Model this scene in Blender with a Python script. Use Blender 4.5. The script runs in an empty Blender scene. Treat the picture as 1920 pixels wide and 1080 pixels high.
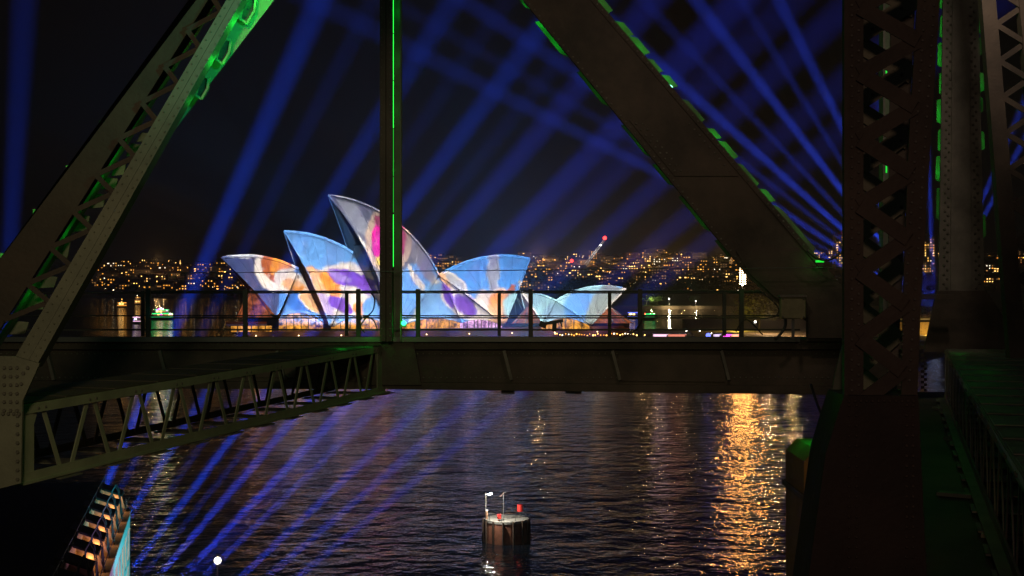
import bpy, bmesh, math, random
from mathutils import Vector, Matrix, noise as mnoise
random.seed(7)
sc = bpy.context.scene
COL = sc.collection
F, H = 2760.0, 33.0                     # focal length in photo pixels, camera height above the water
def P(x, y, Y):                         # photo direction + a depth in metres -> world point
    return Vector(((x-960)/F*Y, Y, H-(y-500)/F*Y))
def PZ(x, y, Z):                        # photo direction met with the level plane at height Z
    return P(x, y, (H-Z)*F/(y-500))

# ------------------------------------------------------------------ camera
cam = bpy.data.objects.new('camera', bpy.data.cameras.new('camera'))
COL.objects.link(cam); sc.camera = cam
cam.data.sensor_width = 36; cam.data.lens = F/1920*36
cam.data.shift_y = -40/1920
cam.data.clip_start = .1; cam.data.clip_end = 12000
cam.location = (0, 0, H); cam.rotation_euler = (math.pi/2, 0, 0)
# ------------------------------------------------------------------ night sky, faint city glow as the one sun
world = bpy.data.worlds.new('World'); sc.world = world; world.use_nodes = True
wn = world.node_tree
sky = wn.nodes.new('ShaderNodeTexSky'); sky.sky_type = 'NISHITA'; sky.sun_disc = False
sky.sun_elevation = math.radians(-4); sky.sun_rotation = math.radians(200)
bgn = wn.nodes['Background']; bgn.inputs['Strength'].default_value = 0.15
wn.links.new(sky.outputs[0], bgn.inputs['Color'])
sl = bpy.data.lights.new('sun', 'SUN'); sl.energy = 0.02; sl.angle = math.radians(25); sl.color = (.85, .88, 1)
so = bpy.data.objects.new('sun', sl); COL.objects.link(so); so.rotation_euler = (math.radians(52), 0, math.radians(-22))
vs = sc.view_settings
vs.view_transform = 'Standard'; vs.look = 'None'; vs.exposure = 0; vs.gamma = 1; vs.use_curve_mapping = False
cy = sc.cycles
cy.use_denoising = True; cy.use_light_tree = True; cy.max_bounces = 5; cy.diffuse_bounces = 2
cy.glossy_bounces = 3; cy.volume_bounces = 0; cy.transparent_max_bounces = 16; cy.sample_clamp_indirect = 4
cy.use_adaptive_sampling = True; cy.adaptive_threshold = 0.012

# ------------------------------------------------------------------ materials
MATS = {}
def mat(name, col, rough=.6, metal=0.0, var=None, bump=None, col2=None):
    m = bpy.data.materials.new(name); m.use_nodes = True
    nt = m.node_tree; b = nt.nodes['Principled BSDF']
    b.inputs['Base Color'].default_value = (*col, 1); b.inputs['Roughness'].default_value = rough
    b.inputs['Metallic'].default_value = metal
    if var or bump:
        tc = nt.nodes.new('ShaderNodeTexCoord')
    if var:
        n = nt.nodes.new('ShaderNodeTexNoise'); n.inputs['Scale'].default_value = var[0]; n.inputs['Detail'].default_value = 6
        n.inputs['Roughness'].default_value = .65
        nt.links.new(tc.outputs['Object'], n.inputs['Vector'])
        r = nt.nodes.new('ShaderNodeValToRGB'); r.color_ramp.elements[0].position = .35; r.color_ramp.elements[1].position = .68
        c2 = col2 or tuple(c*(1-var[1]) for c in col)
        r.color_ramp.elements[0].color = (*c2, 1); r.color_ramp.elements[1].color = (*col, 1)
        nt.links.new(n.outputs['Fac'], r.inputs['Fac']); nt.links.new(r.outputs[0], b.inputs['Base Color'])
    if bump:
        n2 = nt.nodes.new('ShaderNodeTexNoise'); n2.inputs['Scale'].default_value = bump[0]; n2.inputs['Detail'].default_value = 4
        nt.links.new(tc.outputs['Object'], n2.inputs['Vector'])
        bp = nt.nodes.new('ShaderNodeBump'); bp.inputs['Strength'].default_value = bump[1]; bp.inputs['Distance'].default_value = bump[2] if len(bump) > 2 else .02
        nt.links.new(n2.outputs['Fac'], bp.inputs['Height']); nt.links.new(bp.outputs[0], b.inputs['Normal'])
    MATS[name] = m; return m
def emat(name, col, strength, sample=False):
    m = bpy.data.materials.new(name); m.use_nodes = True
    b = m.node_tree.nodes['Principled BSDF']
    b.inputs['Base Color'].default_value = (.02, .02, .02, 1)
    b.inputs['Emission Color'].default_value = (*col, 1); b.inputs['Emission Strength'].default_value = strength
    m.cycles.emission_sampling = 'AUTO' if sample else 'NONE'
    MATS[name] = m; return m
def glow_wall(name, c0, c1, s0, s1, scale):        # a glazed wall lit from the rooms behind it: bright and dim bays
    m = bpy.data.materials.new(name); m.use_nodes = True; nt = m.node_tree; b = nt.nodes['Principled BSDF']
    b.inputs['Base Color'].default_value = (.05, .04, .03, 1); b.inputs['Roughness'].default_value = .25
    tc = nt.nodes.new('ShaderNodeTexCoord'); n = nt.nodes.new('ShaderNodeTexNoise'); n.inputs['Scale'].default_value = scale; n.inputs['Detail'].default_value = 5
    n.inputs['Roughness'].default_value = .7
    nt.links.new(tc.outputs['Object'], n.inputs['Vector'])
    r = nt.nodes.new('ShaderNodeValToRGB'); e = r.color_ramp.elements; e[0].position = .38; e[1].position = .66
    e[0].color = (*[c*s0 for c in c0], 1); e[1].color = (*[c*s1 for c in c1], 1)
    nt.links.new(n.outputs['Fac'], r.inputs['Fac']); nt.links.new(r.outputs[0], b.inputs['Emission Color'])
    b.inputs['Emission Strength'].default_value = 1; m.cycles.emission_sampling = 'NONE'
    MATS[name] = m; return m

steel = mat('steel_paint', (.15, .135, .115), .62, 0, (1.6, .5), (22, .25, .01))
steel_dark = mat('steel_weathered', (.085, .060, .045), .7, 0, (.5, .75), (18, .4, .015), (.020, .014, .011))
steel_strut = mat('steel_strut', (.125, .118, .085), .6, 0, (.7, .55), (24, .3, .01))
steel_pale = mat('steel_pale', (.24, .235, .17), .6, 0, (1.1, .35), (26, .22, .008))
steel_rivet = mat('steel_rivet', (.07, .06, .05), .6)
steel_soot = mat('steel_shaded', (.040, .024, .018), .75, 0, (.8, .6), (16, .4, .015))  # darkened copy of the steel: lack of light is put into its colour
galv = mat('galvanised', (.10, .10, .10), .5, .3)
rail_m = mat('rail_paint', (.035, .035, .033), .6, .2)
rubber = mat('cable_rubber', (.02, .02, .022), .55)
led_green = emat('led_green', (.02, 1, .06), 3.0, True)
led_green_dim = emat('led_green_dim', (.02, 1, .06), .8, True)
concrete = mat('concrete', (.42, .40, .36), .8, 0, (3, .3), (20, .3))
timber = mat('pile_timber', (.10, .06, .04), .85, 0, (2.5, .5), (14, .5, .02))
white_paint = mat('white_paint', (.75, .75, .75), .5)
red_paint = mat('red_paint', (.75, .04, .03), .45)
tile = mat('sail_tile', (.80, .79, .75), .35, 0, (.35, .10), (3, .12, .05))
rim_m = mat('sail_rim', (.8, .8, .78), .4)
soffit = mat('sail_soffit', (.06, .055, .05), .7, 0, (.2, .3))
mouth_wall = mat('mouth_wall', (.42, .38, .32), .6, 0, (.3, .3))
seam_m = mat('seam', (.45, .44, .42), .6)
louvre = mat('bronze_louvre', (.17, .15, .12), .5, 0, (.5, .4))
granite = mat('pink_granite', (.38, .25, .18), .8, 0, (.3, .3))
red_glass = glow_wall('red_foyer_glass', (.5, .08, .03), (1, .25, .08), .10, .55, .35)
amber_glass = glow_wall('amber_foyer_glass', (.5, .13, .02), (1, .42, .05), .10, 1.6, .45)
violet_glass = glow_wall('violet_foyer_glass', (.45, .10, .6), (1, .55, .9), .35, 1.6, .6)
dark_glass = mat('dark_glass', (.03, .028, .03), .15)
foliage = mat('foliage', (.05, .075, .025), .8, 0, (.6, .5))
foliage_y = mat('fig_foliage', (.10, .105, .03), .8, 0, (.6, .5))
bark = mat('bark', (.07, .05, .035), .9)
earth = mat('hill_earth', (.030, .034, .022), .95, 0, (.01, .4))
wall_a = mat('render_wall', (.24, .21, .18), .85, 0, (.3, .2))
wall_b = mat('brick_wall', (.18, .10, .07), .85, 0, (.3, .2))
roof_m = mat('tile_roof', (.10, .05, .035), .85)
stone = mat('sandstone', (.42, .30, .17), .85, 0, (.25, .35), (2, .6, .08))
paving = mat('paving', (.30, .24, .18), .75, 0, (.15, .3))
asphalt = mat('asphalt', (.05, .05, .05), .9, 0, (.4, .2))
grass_m = mat('grass', (.05, .08, .02), .9, 0, (.1, .4))
hull_w = mat('hull_white', (.6, .6, .6), .4)
hull_d = mat('hull_dark', (.03, .05, .04), .4)
win = [emat('window_amber', (1, .46, .08), 4.5), emat('window_gold', (1, .56, .15), 6), emat('window_warm', (1, .38, .05), 2.6), emat('window_white', (1, .85, .6), 4), emat('window_dim', (1, .45, .12), .9), emat('window_low', (1, .5, .2), .45)]
lamp_warm = emat('lamp_warm', (1, .66, .30), 7)
lamp_white = emat('lamp_white', (1, .93, .82), 9)
lamp_red = emat('lamp_red', (1, .03, .02), 10)
lamp_mag = emat('lamp_magenta', (1, .08, .75), 3)
lamp_blue = emat('lamp_blue', (.15, .2, 1), 2.6)
lamp_green = emat('lamp_green', (.03, 1, .25), 2.0)
lamp_pink = emat('lamp_pink', (1, .6, .8), 1.7)

# ------------------------------------------------------------------ mesh helpers
WL = {}
def tag(o, label=None, cat=None, group=None, kind=None):
    if label: o['label'] = label
    if cat: o['category'] = cat
    if group: o['group'] = group
    if kind: o['kind'] = kind
    return o
def thing(name, label, cat, loc, group=None):
    o = bpy.data.objects.new(name, None); COL.objects.link(o); o.empty_display_size = .1
    o.location = loc; WL[o] = Vector(loc)
    return tag(o, label, cat, group)
class MB:
    def __init__(s): s.v = []; s.f = []
    def add(s, vs, fs):
        n = len(s.v); s.v += [Vector(v) for v in vs]; s.f += [[i+n for i in f] for f in fs]; return s
    def hexa(s, c): return s.add(c, [(0,3,2,1),(4,5,6,7),(0,1,5,4),(1,2,6,5),(2,3,7,6),(3,0,4,7)])
    def box(s, x0, x1, y0, y1, z0, z1):
        return s.hexa([(x0,y0,z0),(x1,y0,z0),(x1,y1,z0),(x0,y1,z0),(x0,y0,z1),(x1,y0,z1),(x1,y1,z1),(x0,y1,z1)])
    def bar(s, a, b, w, d, n=(0,1,0)):           # box from a to b, d deep along n, w across
        a, b = Vector(a), Vector(b); ax = (b-a).normalized(); n = Vector(n); n = (n-ax*n.dot(ax)).normalized(); q = ax.cross(n)
        q *= w/2; n *= d/2
        return s.hexa([a-q-n, a+q-n, a+q+n, a-q+n, b-q-n, b+q-n, b+q+n, b-q+n])
    def tube(s, a, b, r0, r1=None, n=8):
        r1 = r0 if r1 is None else r1
        a, b = Vector(a), Vector(b); ax = (b-a).normalized(); t = Vector((1,0,0)) if abs(ax.x) < .8 else Vector((0,1,0))
        u = ax.cross(t).normalized(); w = ax.cross(u); v = []
        for c, r in ((a, r0), (b, r1)):
            v += [c+u*(r*math.cos(2*math.pi*k/n))+w*(r*math.sin(2*math.pi*k/n)) for k in range(n)]
        return s.add(v, [(k, (k+1)%n, n+(k+1)%n, n+k) for k in range(n)]+[tuple(range(n))[::-1], tuple(range(n, 2*n))])
    def path(s, pts, r, n=6):
        for a, b in zip(pts, pts[1:]): s.tube(a, b, r, r, n)
        return s
    def prism(s, pts, d):                        # closed polygon of world points, extruded by the vector d
        n = len(pts); d = Vector(d)
        return s.add([Vector(p) for p in pts]+[Vector(p)+d for p in pts], [tuple(range(n))[::-1], tuple(range(n, 2*n))]+[(k, (k+1)%n, n+(k+1)%n, n+k) for k in range(n)])
    def plate(s, px, Y, t): return s.prism([P(x, y, Y) for x, y in px], (0, t, 0))
    def grid(s, rows):
        m, n = len(rows), len(rows[0])
        return s.add([p for r in rows for p in r], [(i*n+j, i*n+j+1, (i+1)*n+j+1, (i+1)*n+j) for i in range(m-1) for j in range(n-1)])
    def ball(s, c, r, nu=10, nv=6, sc_=(1,1,1)):
        c = Vector(c); rows = []
        for i in range(nv+1):
            th = math.pi*i/nv
            rows.append([c+Vector((r*sc_[0]*math.sin(th)*math.cos(2*math.pi*j/nu), r*sc_[1]*math.sin(th)*math.sin(2*math.pi*j/nu), r*sc_[2]*math.cos(th))) for j in range(nu+1)])
        return s.grid(rows)
    def build(s, name, m, parent=None, smooth=False, kind=None, origin=None, bevel=0):
        if parent is not None: org = WL[parent]
        elif origin is not None: org = Vector(origin)
        else:
            xs = [v.x for v in s.v]; ys = [v.y for v in s.v]; zs = [v.z for v in s.v]
            org = Vector(((min(xs)+max(xs))/2, (min(ys)+max(ys))/2, min(zs)))
        me = bpy.data.meshes.new(name); me.from_pydata([tuple(v-org) for v in s.v], [], s.f)
        bm = bmesh.new(); bm.from_mesh(me); bmesh.ops.remove_doubles(bm, verts=bm.verts, dist=1e-5); bmesh.ops.recalc_face_normals(bm, faces=bm.faces)
        if smooth:
            for f in bm.faces: f.smooth = True
        bm.to_mesh(me); bm.free(); me.materials.append(m)
        o = bpy.data.objects.new(name, me); COL.objects.link(o); WL[o] = org
        if parent is not None: o.parent = parent
        else: o.location = org
        if kind: o['kind'] = kind
        if bevel:
            bv = o.modifiers.new('bevel', 'BEVEL'); bv.width = bevel; bv.segments = 1; bv.limit_method = 'ANGLE'
        return o
def plate(name, px, Y, t, m, parent, bevel=0): return MB().plate(px, Y, t).build(name, m, parent, bevel=bevel)
def point(name, loc, e, col, r=.05, kind='POINT'):
    l = bpy.data.lights.new(name, kind); l.energy = e; l.color = col
    l.shadow_soft_size = r
    o = bpy.data.objects.new(name, l); COL.objects.link(o); o.location = loc; return o
def aim(o, target): o.rotation_euler = (o.location-Vector(target)).to_track_quat('Z', 'Y').to_euler()
def rivets(name, pts, r, parent, ny=-1, h=.7, m=None):
    mb = MB()
    for p in pts:
        p = Vector(p); v = [p+Vector((r*math.cos(k*math.pi/3), 0, r*math.sin(k*math.pi/3))) for k in range(6)]
        v += [p+Vector((.6*r*math.cos(k*math.pi/3), ny*r*h, .6*r*math.sin(k*math.pi/3))) for k in range(6)]
        mb.add(v, [(k, (k+1)%6, 6+(k+1)%6, 6+k) for k in range(6)]+[tuple(range(6, 12))])
    return mb.build(name, m or steel_rivet, parent, kind='stuff')

# ================================================================== WATER
wm = bpy.data.materials.new('harbour_water'); wm.use_nodes = True
nt = wm.node_tree; b = nt.nodes['Principled BSDF']
b.inputs['Base Color'].default_value = (.004, .007, .012, 1); b.inputs['Roughness'].default_value = .06; b.inputs['IOR'].default_value = 1.38
tc = nt.nodes.new('ShaderNodeTexCoord')
def wave(scale, stretch, strength, dist, rot, det=3):
    mp = nt.nodes.new('ShaderNodeMapping'); mp.inputs['Scale'].default_value = (scale*stretch, scale, scale); mp.inputs['Rotation'].default_value = (0, 0, rot)
    nt.links.new(tc.outputs['Object'], mp.inputs['Vector'])
    n = nt.nodes.new('ShaderNodeTexNoise'); n.inputs['Scale'].default_value = 1; n.inputs['Detail'].default_value = det; n.inputs['Roughness'].default_value = .55
    n.inputs['Distortion'].default_value = .4
    nt.links.new(mp.outputs[0], n.inputs['Vector'])
    bp = nt.nodes.new('ShaderNodeBump'); bp.inputs['Strength'].default_value = strength; bp.inputs['Distance'].default_value = dist
    nt.links.new(n.outputs['Fac'], bp.inputs['Height']); return bp
w0 = wave(.085, .75, 1, .60, .35, 3); w1 = wave(.26, .85, 1, .48, -.15, 4); w2 = wave(.9, .9, 1, .10, .4, 2)
nt.links.new(w0.outputs[0], w1.inputs['Normal']); nt.links.new(w1.outputs[0], w2.inputs['Normal']); nt.links.new(w2.outputs[0], b.inputs['Normal'])
tag(MB().grid([[(-3800, -80, 0), (3800, -80, 0)], [(-3800, 4100, 0), (3800, 4100, 0)]]).build('water', wm, origin=(0,0,0)), kind='structure')

# ================================================================== OPERA HOUSE
TH = math.radians(19)
AX = Vector((math.cos(TH), math.sin(TH), 0)); NR = Vector((math.sin(TH), -math.cos(TH), 0))
def on_axis(x, y, w, base):              # photo direction met with the vertical plane w metres in front of the hall's axis
    o = base+NR*w; k = (x-960)/F
    t = (k*o.y-o.x)/(AX.x-k*AX.y); q = o+AX*t
    return P(x, y, q.y)
def mirror(p, base): return p-NR*(2*(p-base).dot(NR))
def sphere_c(T, R, Q, rad, side):
    a, b_ = R-T, Q-T; n = a.cross(b_)
    cc = T+(n.cross(a)*b_.length_squared+b_.cross(n)*a.length_squared)/(2*n.length_squared)
    cr = (cc-T).length; rad = max(rad, cr*1.02); h = math.sqrt(rad*rad-cr*cr); n.normalize()
    c1, c2 = cc+n*h, cc-n*h
    return c1 if (c1-c2).dot(side) > 0 else c2
def slerp(a, b_, t, c):
    u, v = a-c, b_-c; lu, lv = u.length, v.length; u, v = u/lu, v/lv
    om = math.acos(max(-1, min(1, u.dot(v))))
    if om < 1e-5: return a.lerp(b_, t)
    return c+(u*math.sin((1-t)*om)+v*math.sin(t*om))/math.sin(om)*(lu*(1-t)+lv*t)
def fan(T, R, Q, rad, base, n=22, m=18):
    C = sphere_c(T, R, Q, rad, -NR+Vector((0, 0, -.6)))
    Cp = C-NR*((C-base).dot(NR)); rows = []
    for i in range(n+1):
        rp = slerp(T, R, i/n, Cp)
        rows.append([slerp(Q, rp, .02+.98*j/m, C) for j in range(m+1)])
    return rows
def shell_obj(name, rows, m, parent, thick, far_base=None):
    if far_base is not None: rows = [[mirror(p, far_base) for p in r] for r in rows]
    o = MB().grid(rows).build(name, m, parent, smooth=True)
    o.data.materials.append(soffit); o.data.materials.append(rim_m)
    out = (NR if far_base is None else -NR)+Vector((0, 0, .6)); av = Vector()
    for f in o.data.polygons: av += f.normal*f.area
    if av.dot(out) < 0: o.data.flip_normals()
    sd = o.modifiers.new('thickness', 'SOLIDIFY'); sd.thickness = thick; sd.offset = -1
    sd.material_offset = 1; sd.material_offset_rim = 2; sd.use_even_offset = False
    return o
def edge_bead(rows_edge, r, parent): return MB().path(rows_edge, r, 6).build('sail_edge', rim_m, parent)
def sail(parent, base, T, R, Q, w, rad=75, louv=None):
    t, r, q = on_axis(*T, 0, base), on_axis(*R, 0, base), on_axis(*Q, w, base)
    rows = fan(t, r, q, rad, base)
    shell_obj('sail', rows, tile, parent, .9); shell_obj('sail', rows, tile, parent, .9, base)
    for i in (4, 8, 12, 16, 19): MB().path([q_+NR*.05+Vector((0, 0, .04)) for q_ in rows[i]], .055, 4).build('tile_seam', seam_m, parent)
    edge_bead([rows[0][j] for j in range(len(rows[0]))], .42, parent)
    edge_bead([rows[i][-1]+Vector((0, 0, .2)) for i in range(len(rows))], .34, parent)
    edge_bead([mirror(p, base) for p in rows[0]], .42, parent)
    if louv:                              # glazed wall that closes the mouth, set back under the rim
        k0, back, m = louv; ed = rows[0]; n = len(ed); k1 = int((n-1)*(1-k0)); out = []
        inw = (r-t); inw.z = 0; inw.normalize()
        for j in range(0, k1+1):
            a = ed[j]+inw*(back+.9*back*j/n); b_ = mirror(ed[j], base)+inw*(back+.9*back*j/n); out.append([a.lerp(b_, i/6) for i in range(7)])
        MB().grid(out).build('glass_wall', m, parent)
    return t, r, q, rows
def side_patch(parent, r, q, q2, arch, m=tile, bulge=2.0):       # spherical side shell with an arched lower edge
    out = []; n = 12
    for i in range(n+1):
        t = i/n; lo = q.lerp(q2, t)+Vector((0, 0, arch*4*t*(1-t))); row = []
        for j in range(n+1):
            s_ = j/n; p = lo.lerp(r, s_*.97); row.append(p+NR*(bulge*4*s_*(1-s_)*(.35+.65*4*t*(1-t))))
        out.append(row)
    return shell_obj('side_shell', out, m, parent, .7)
def foyer(parent, q, q2, arch, z0, m, back=2.5, mull=6):          # glazed foyer wall under a side shell, with mullions
    a = [q.lerp(q2, i/12)-NR*back+Vector((0, 0, arch*4*(i/12)*(1-i/12)-.3)) for i in range(13)]
    g = MB().grid([[Vector((p.x, p.y, z0)) for p in a], a]).build('foyer_glass', m, parent)
    for k in range(1, mull):
        i = 12*k/mull; p = a[int(i)]; f = p+NR*.25
        MB().bar((f.x, f.y, z0), (f.x, f.y, p.z+.1), .28, .3, NR).build('mullion', louvre, parent)
    return g
BASE = Vector(P(640, 600, 600)); BASE.z = 0
oh = thing('opera_house', 'white shell roofed opera house washed with colourful projections across the harbour', 'opera house', (BASE.x+20, BASE.y+8, 0))
s1 = sail(oh, BASE, (416, 483), (560, 504), (520, 594), 12, 75, (.30, 1.5, red_glass))
s2 = sail(oh, BASE, (533, 434), (662, 474), (620, 614), 17, 75, (.30, 1.6, mouth_wall))
s3 = sail(oh, BASE, (616, 366), (823, 516), (739, 616), 22, 75, (.40, 1.6, mouth_wall))
s4 = sail(oh, BASE, (993, 485), (823, 516), (945, 610), 18, 75, (.28, 1.5, dark_glass))
q1b = on_axis(608, 604, 15, BASE); side_patch(oh, s1[1], on_axis(525, 594, 12.2, BASE), q1b, 2.6)
q2b = on_axis(730, 612, 19, BASE); side_patch(oh, s2[1], on_axis(623, 613, 17, BASE), q2b, 4.2)
qm = on_axis(866, 604, 21, BASE)
side_patch(oh, s3[1], s3[2], qm, 3.0); side_patch(oh, s4[1], qm, s4[2], 2.0)
ZP = 7.6
foyer(oh, on_axis(525, 594, 12.2, BASE), q1b, 2.6, ZP, amber_glass)
foyer(oh, on_axis(623, 613, 17, BASE), q2b, 4.2, ZP, amber_glass)
foyer(oh, s3[2], qm, 3.0, ZP, amber_glass); foyer(oh, qm, s4[2], 2.0, ZP, violet_glass, mull=9)
# podium in two steps, north terrace nose, broad concourse
def podium_poly(pts, z0, z1, m, name):
    return MB().prism([Vector((p[0], p[1], z0)) for p in pts], (0, 0, z1-z0)).build(name, m, oh)
def ax_pt(x, w): q = on_axis(x, 600, w, BASE); return (q.x, q.y)
podium_poly([ax_pt(446, 15), ax_pt(700, 27), ax_pt(1180, 27), ax_pt(1180, -30), ax_pt(446, -16)], 3.2, ZP, granite, 'podium')
podium_poly([ax_pt(424, 17), ax_pt(700, 31), ax_pt(1330, 31), ax_pt(1330, -40), ax_pt(424, -18)], 0, 3.3, concrete, 'broadwalk')
# north terrace canopy with lit edge
n0, n1 = ax_pt(424, 13), ax_pt(500, 15)
MB().prism([Vector((n0[0], n0[1], 9.9)), Vector((n1[0], n1[1], 9.9)), Vector((*ax_pt(500, -12), 9.9)), Vector((*ax_pt(424, -10), 9.9))], (0, 0, .7)).build('terrace_slab', granite, oh)
tw = MB(); a0, a1 = Vector((*ax_pt(432, 11.5), 0)), Vector((*ax_pt(510, 14), 0))
tw.add([a0+Vector((0,0,ZP)), a1+Vector((0,0,ZP)), a1+Vector((0,0,9.85)), a0+Vector((0,0,9.85))], [(0,1,2,3)]).build('foyer_glass', amber_glass, oh)
for k in range(7):
    p = a0.lerp(a1, k/6)+NR*.3; MB().bar((p.x, p.y, ZP), (p.x, p.y, 9.9), .35, .35, NR).build('mullion', louvre, oh)
# parapet with warm strip lamps along the podium edge
e0, e1 = Vector((*ax_pt(450, 27.2), 0)), Vector((*ax_pt(1170, 27.2), 0)); e0 = Vector((*ax_pt(700, 27.3), 0))
MB().bar(e0+Vector((0,0,ZP+.45)), e1+Vector((0,0,ZP+.45)), .9, .35, NR).build('parapet', granite, oh)
for x in (480, 560, 640, 720, 800, 880, 960, 1040, 1120):
    w = (27.9 if x > 700 else 15.4+(x-446)/254*12)+2.4
    q = Vector((*ax_pt(x, w), 0)); lo_ = MB().tube(q+Vector((0, 0, 3.2)), q+Vector((0, 0, 6.1)), .08, .06, 6).build('lamp_post', galv, oh); MB().ball(q+Vector((0, 0, 6.3)), .24, 6, 4).build('globe', lamp_warm, lo_)
    point('podium_lamp', q+NR*.6+Vector((0, 0, 6.6)), 190, (1, .52, .22), 1.2)
# Bennelong end: small twin-shell restaurant on the same podium
rb = Vector(P(1075, 600, 598)); rb.z = 0
rs = thing('restaurant_pavilion', 'small twin shelled restaurant with pale sails at the right end of the podium', 'pavilion', (rb.x, rb.y, ZP))
b1 = sail(rs, rb, (977, 547), (1043, 564), (1018, 606), 9, 60, (.35, 1.0, red_glass))
b2 = sail(rs, rb, (1173, 542), (1043, 564), (1108, 609), 9, 60, (.30, 1.0, red_glass))
side_patch(rs, b1[1], b1[2], b2[2], 2.6, bulge=1.2); foyer(rs, b1[2], b2[2], 2.6, ZP, amber_glass, 1.6, 7)
# sloping red glass fans that stand out of the open mouths
def glass_fan(parent, top, feet, m):
    for a, b_ in zip(feet, feet[1:]): MB().add([top, a, b_], [(0, 1, 2)]).build('glass_panel', m, parent)
    for f in feet: MB().bar(top, f, .25, .25).build('glazing_bar', louvre, parent)
glass_fan(oh, on_axis(470, 540, 2, BASE), [on_axis(x, 596, w, BASE) for x, w in ((443, -9), (447, -2), (455, 5), (478, 10), (512, 12))], red_glass)
glass_fan(oh, on_axis(962, 545, 3, BASE), [on_axis(x, 606, w, BASE) for x, w in ((1000, 0), (990, 9), (970, 14), (948, 17))], dark_glass)
glass_fan(rs, on_axis(1140, 572, 1, rb), [on_axis(x, 606, w, rb) for x, w in ((1186, -5), (1176, 2), (1150, 7), (1112, 8.5))], red_glass)
glass_fan(rs, on_axis(990, 573, 1, rb), [on_axis(x, 606, w, rb) for x, w in ((960, -5), (966, 3), (985, 7), (1012, 8.5))], red_glass)

# ------------------------------------------------------------------ projector: one spot lamp whose slide paints the sails
PJ = Vector((2, 330, 11)); PY = 588.0
pl = point('projector_lamp', PJ, 8.6e6, (1, 1, 1), .4, 'SPOT'); pl.data.spot_size = math.radians(40); pl.data.spot_blend = .15
aim(pl, P(770, 520, PY))
pl.data.use_nodes = True; ln = pl.data.node_tree; ln.nodes.clear()
def N(t, **kw):
    n = ln.nodes.new(t)
    for k, v in kw.items(): setattr(n, k, v)
    return n
def L(a, b_): ln.links.new(a, b_)
geo = N('ShaderNodeNewGeometry'); sep = N('ShaderNodeSeparateXYZ'); L(geo.outputs['Incoming'], sep.inputs[0])
def math_(op, a, b_=None, c=None):
    n = N('ShaderNodeMath', operation=op)
    for i, v in enumerate((a, b_, c)):
        if v is None: continue
        if isinstance(v, (int, float)): n.inputs[i].default_value = v
        else: L(v, n.inputs[i])
    return n.outputs[0]
tX = math_('MULTIPLY_ADD', math_('DIVIDE', sep.outputs[0], sep.outputs[1]), PY-PJ.y, PJ.x)
tZ = math_('MULTIPLY_ADD', math_('DIVIDE', sep.outputs[2], sep.outputs[1]), PY-PJ.y, PJ.z)
cmb = N('ShaderNodeCombineXYZ'); L(tX, cmb.inputs[0]); L(tZ, cmb.inputs[1]); UV = cmb.outputs[0]
def tnoise(scale, det=4, stretch=None, dist=0):
    src = UV
    if stretch:
        mp = N('ShaderNodeMapping'); mp.inputs['Scale'].default_value = stretch; L(UV, mp.inputs['Vector']); src = mp.outputs[0]
    n = N('ShaderNodeTexNoise'); n.inputs['Scale'].default_value = scale; n.inputs['Detail'].default_value = det; n.inputs['Distortion'].default_value = dist
    n.inputs['Roughness'].default_value = .65
    L(src, n.inputs['Vector']); return n
wn1 = tnoise(.22, 4)
wv = N('ShaderNodeVectorMath', operation='MULTIPLY_ADD'); L(wn1.outputs['Color'], wv.inputs[0]); wv.inputs[1].default_value = (4.2, 4.2, 0); L(UV, wv.inputs[2])
wv2 = N('ShaderNodeVectorMath', operation='ADD'); L(wv.outputs[0], wv2.inputs[0]); wv2.inputs[1].default_value = (-2.1, -2.1, 0); WUV = wv2.outputs[0]
wn3 = tnoise(1.1, 3)
wv3 = N('ShaderNodeVectorMath', operation='MULTIPLY_ADD'); L(wn3.outputs['Color'], wv3.inputs[0]); wv3.inputs[1].default_value = (1.2, 1.2, 0); L(WUV, wv3.inputs[2]); WUV = wv3.outputs[0]
def slide(p): t = (PY-PJ.y)/(p.y-PJ.y); return (PJ.x+(p.x-PJ.x)*t, PJ.z+(p.z-PJ.z)*t)
def m2(x, y):
    a = slide(on_axis(x, y, 8 if y < 470 else 14, BASE) if x < 975 else on_axis(x, y, 5, rb)); return (a[0]+.6, a[1]+.6)
cur = None; CLIP = None
def paint(color, mask):
    global cur
    if CLIP is not None: mask = math_('MULTIPLY', mask, CLIP)
    mx = N('ShaderNodeMix', data_type='RGBA'); L(mask, mx.inputs[0])
    if cur is None: mx.inputs[6].default_value = (.10, .30, .80, 1)
    else: L(cur, mx.inputs[6])
    mx.inputs[7].default_value = (*color, 1); cur = mx.outputs[2]
def right_of(rows):                       # mask: the part of the slide to the right of a sail's mouth edge
    ed = rows[0]; n = len(ed); pts = [slide(ed[i]) for i in (n-1, (n-1)//2, 0)]; res = None
    for (x0, z0), (x1, z1) in zip(pts, pts[1:]):
        nx, nz = -(z1-z0), (x1-x0); l = math.hypot(nx, nz); nx, nz = nx/l, nz/l
        d = N('ShaderNodeVectorMath', operation='DOT_PRODUCT'); L(UV, d.inputs[0]); d.inputs[1].default_value = (nx, nz, 0)
        mr_ = N('ShaderNodeMapRange'); c = nx*x0+nz*z0; mr_.inputs['From Min'].default_value = c-.15; mr_.inputs['From Max'].default_value = c+.15; L(d.outputs['Value'], mr_.inputs['Value'])
        res = mr_.outputs[0] if res is None else math_('MAXIMUM', res, mr_.outputs[0])
    return res
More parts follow.
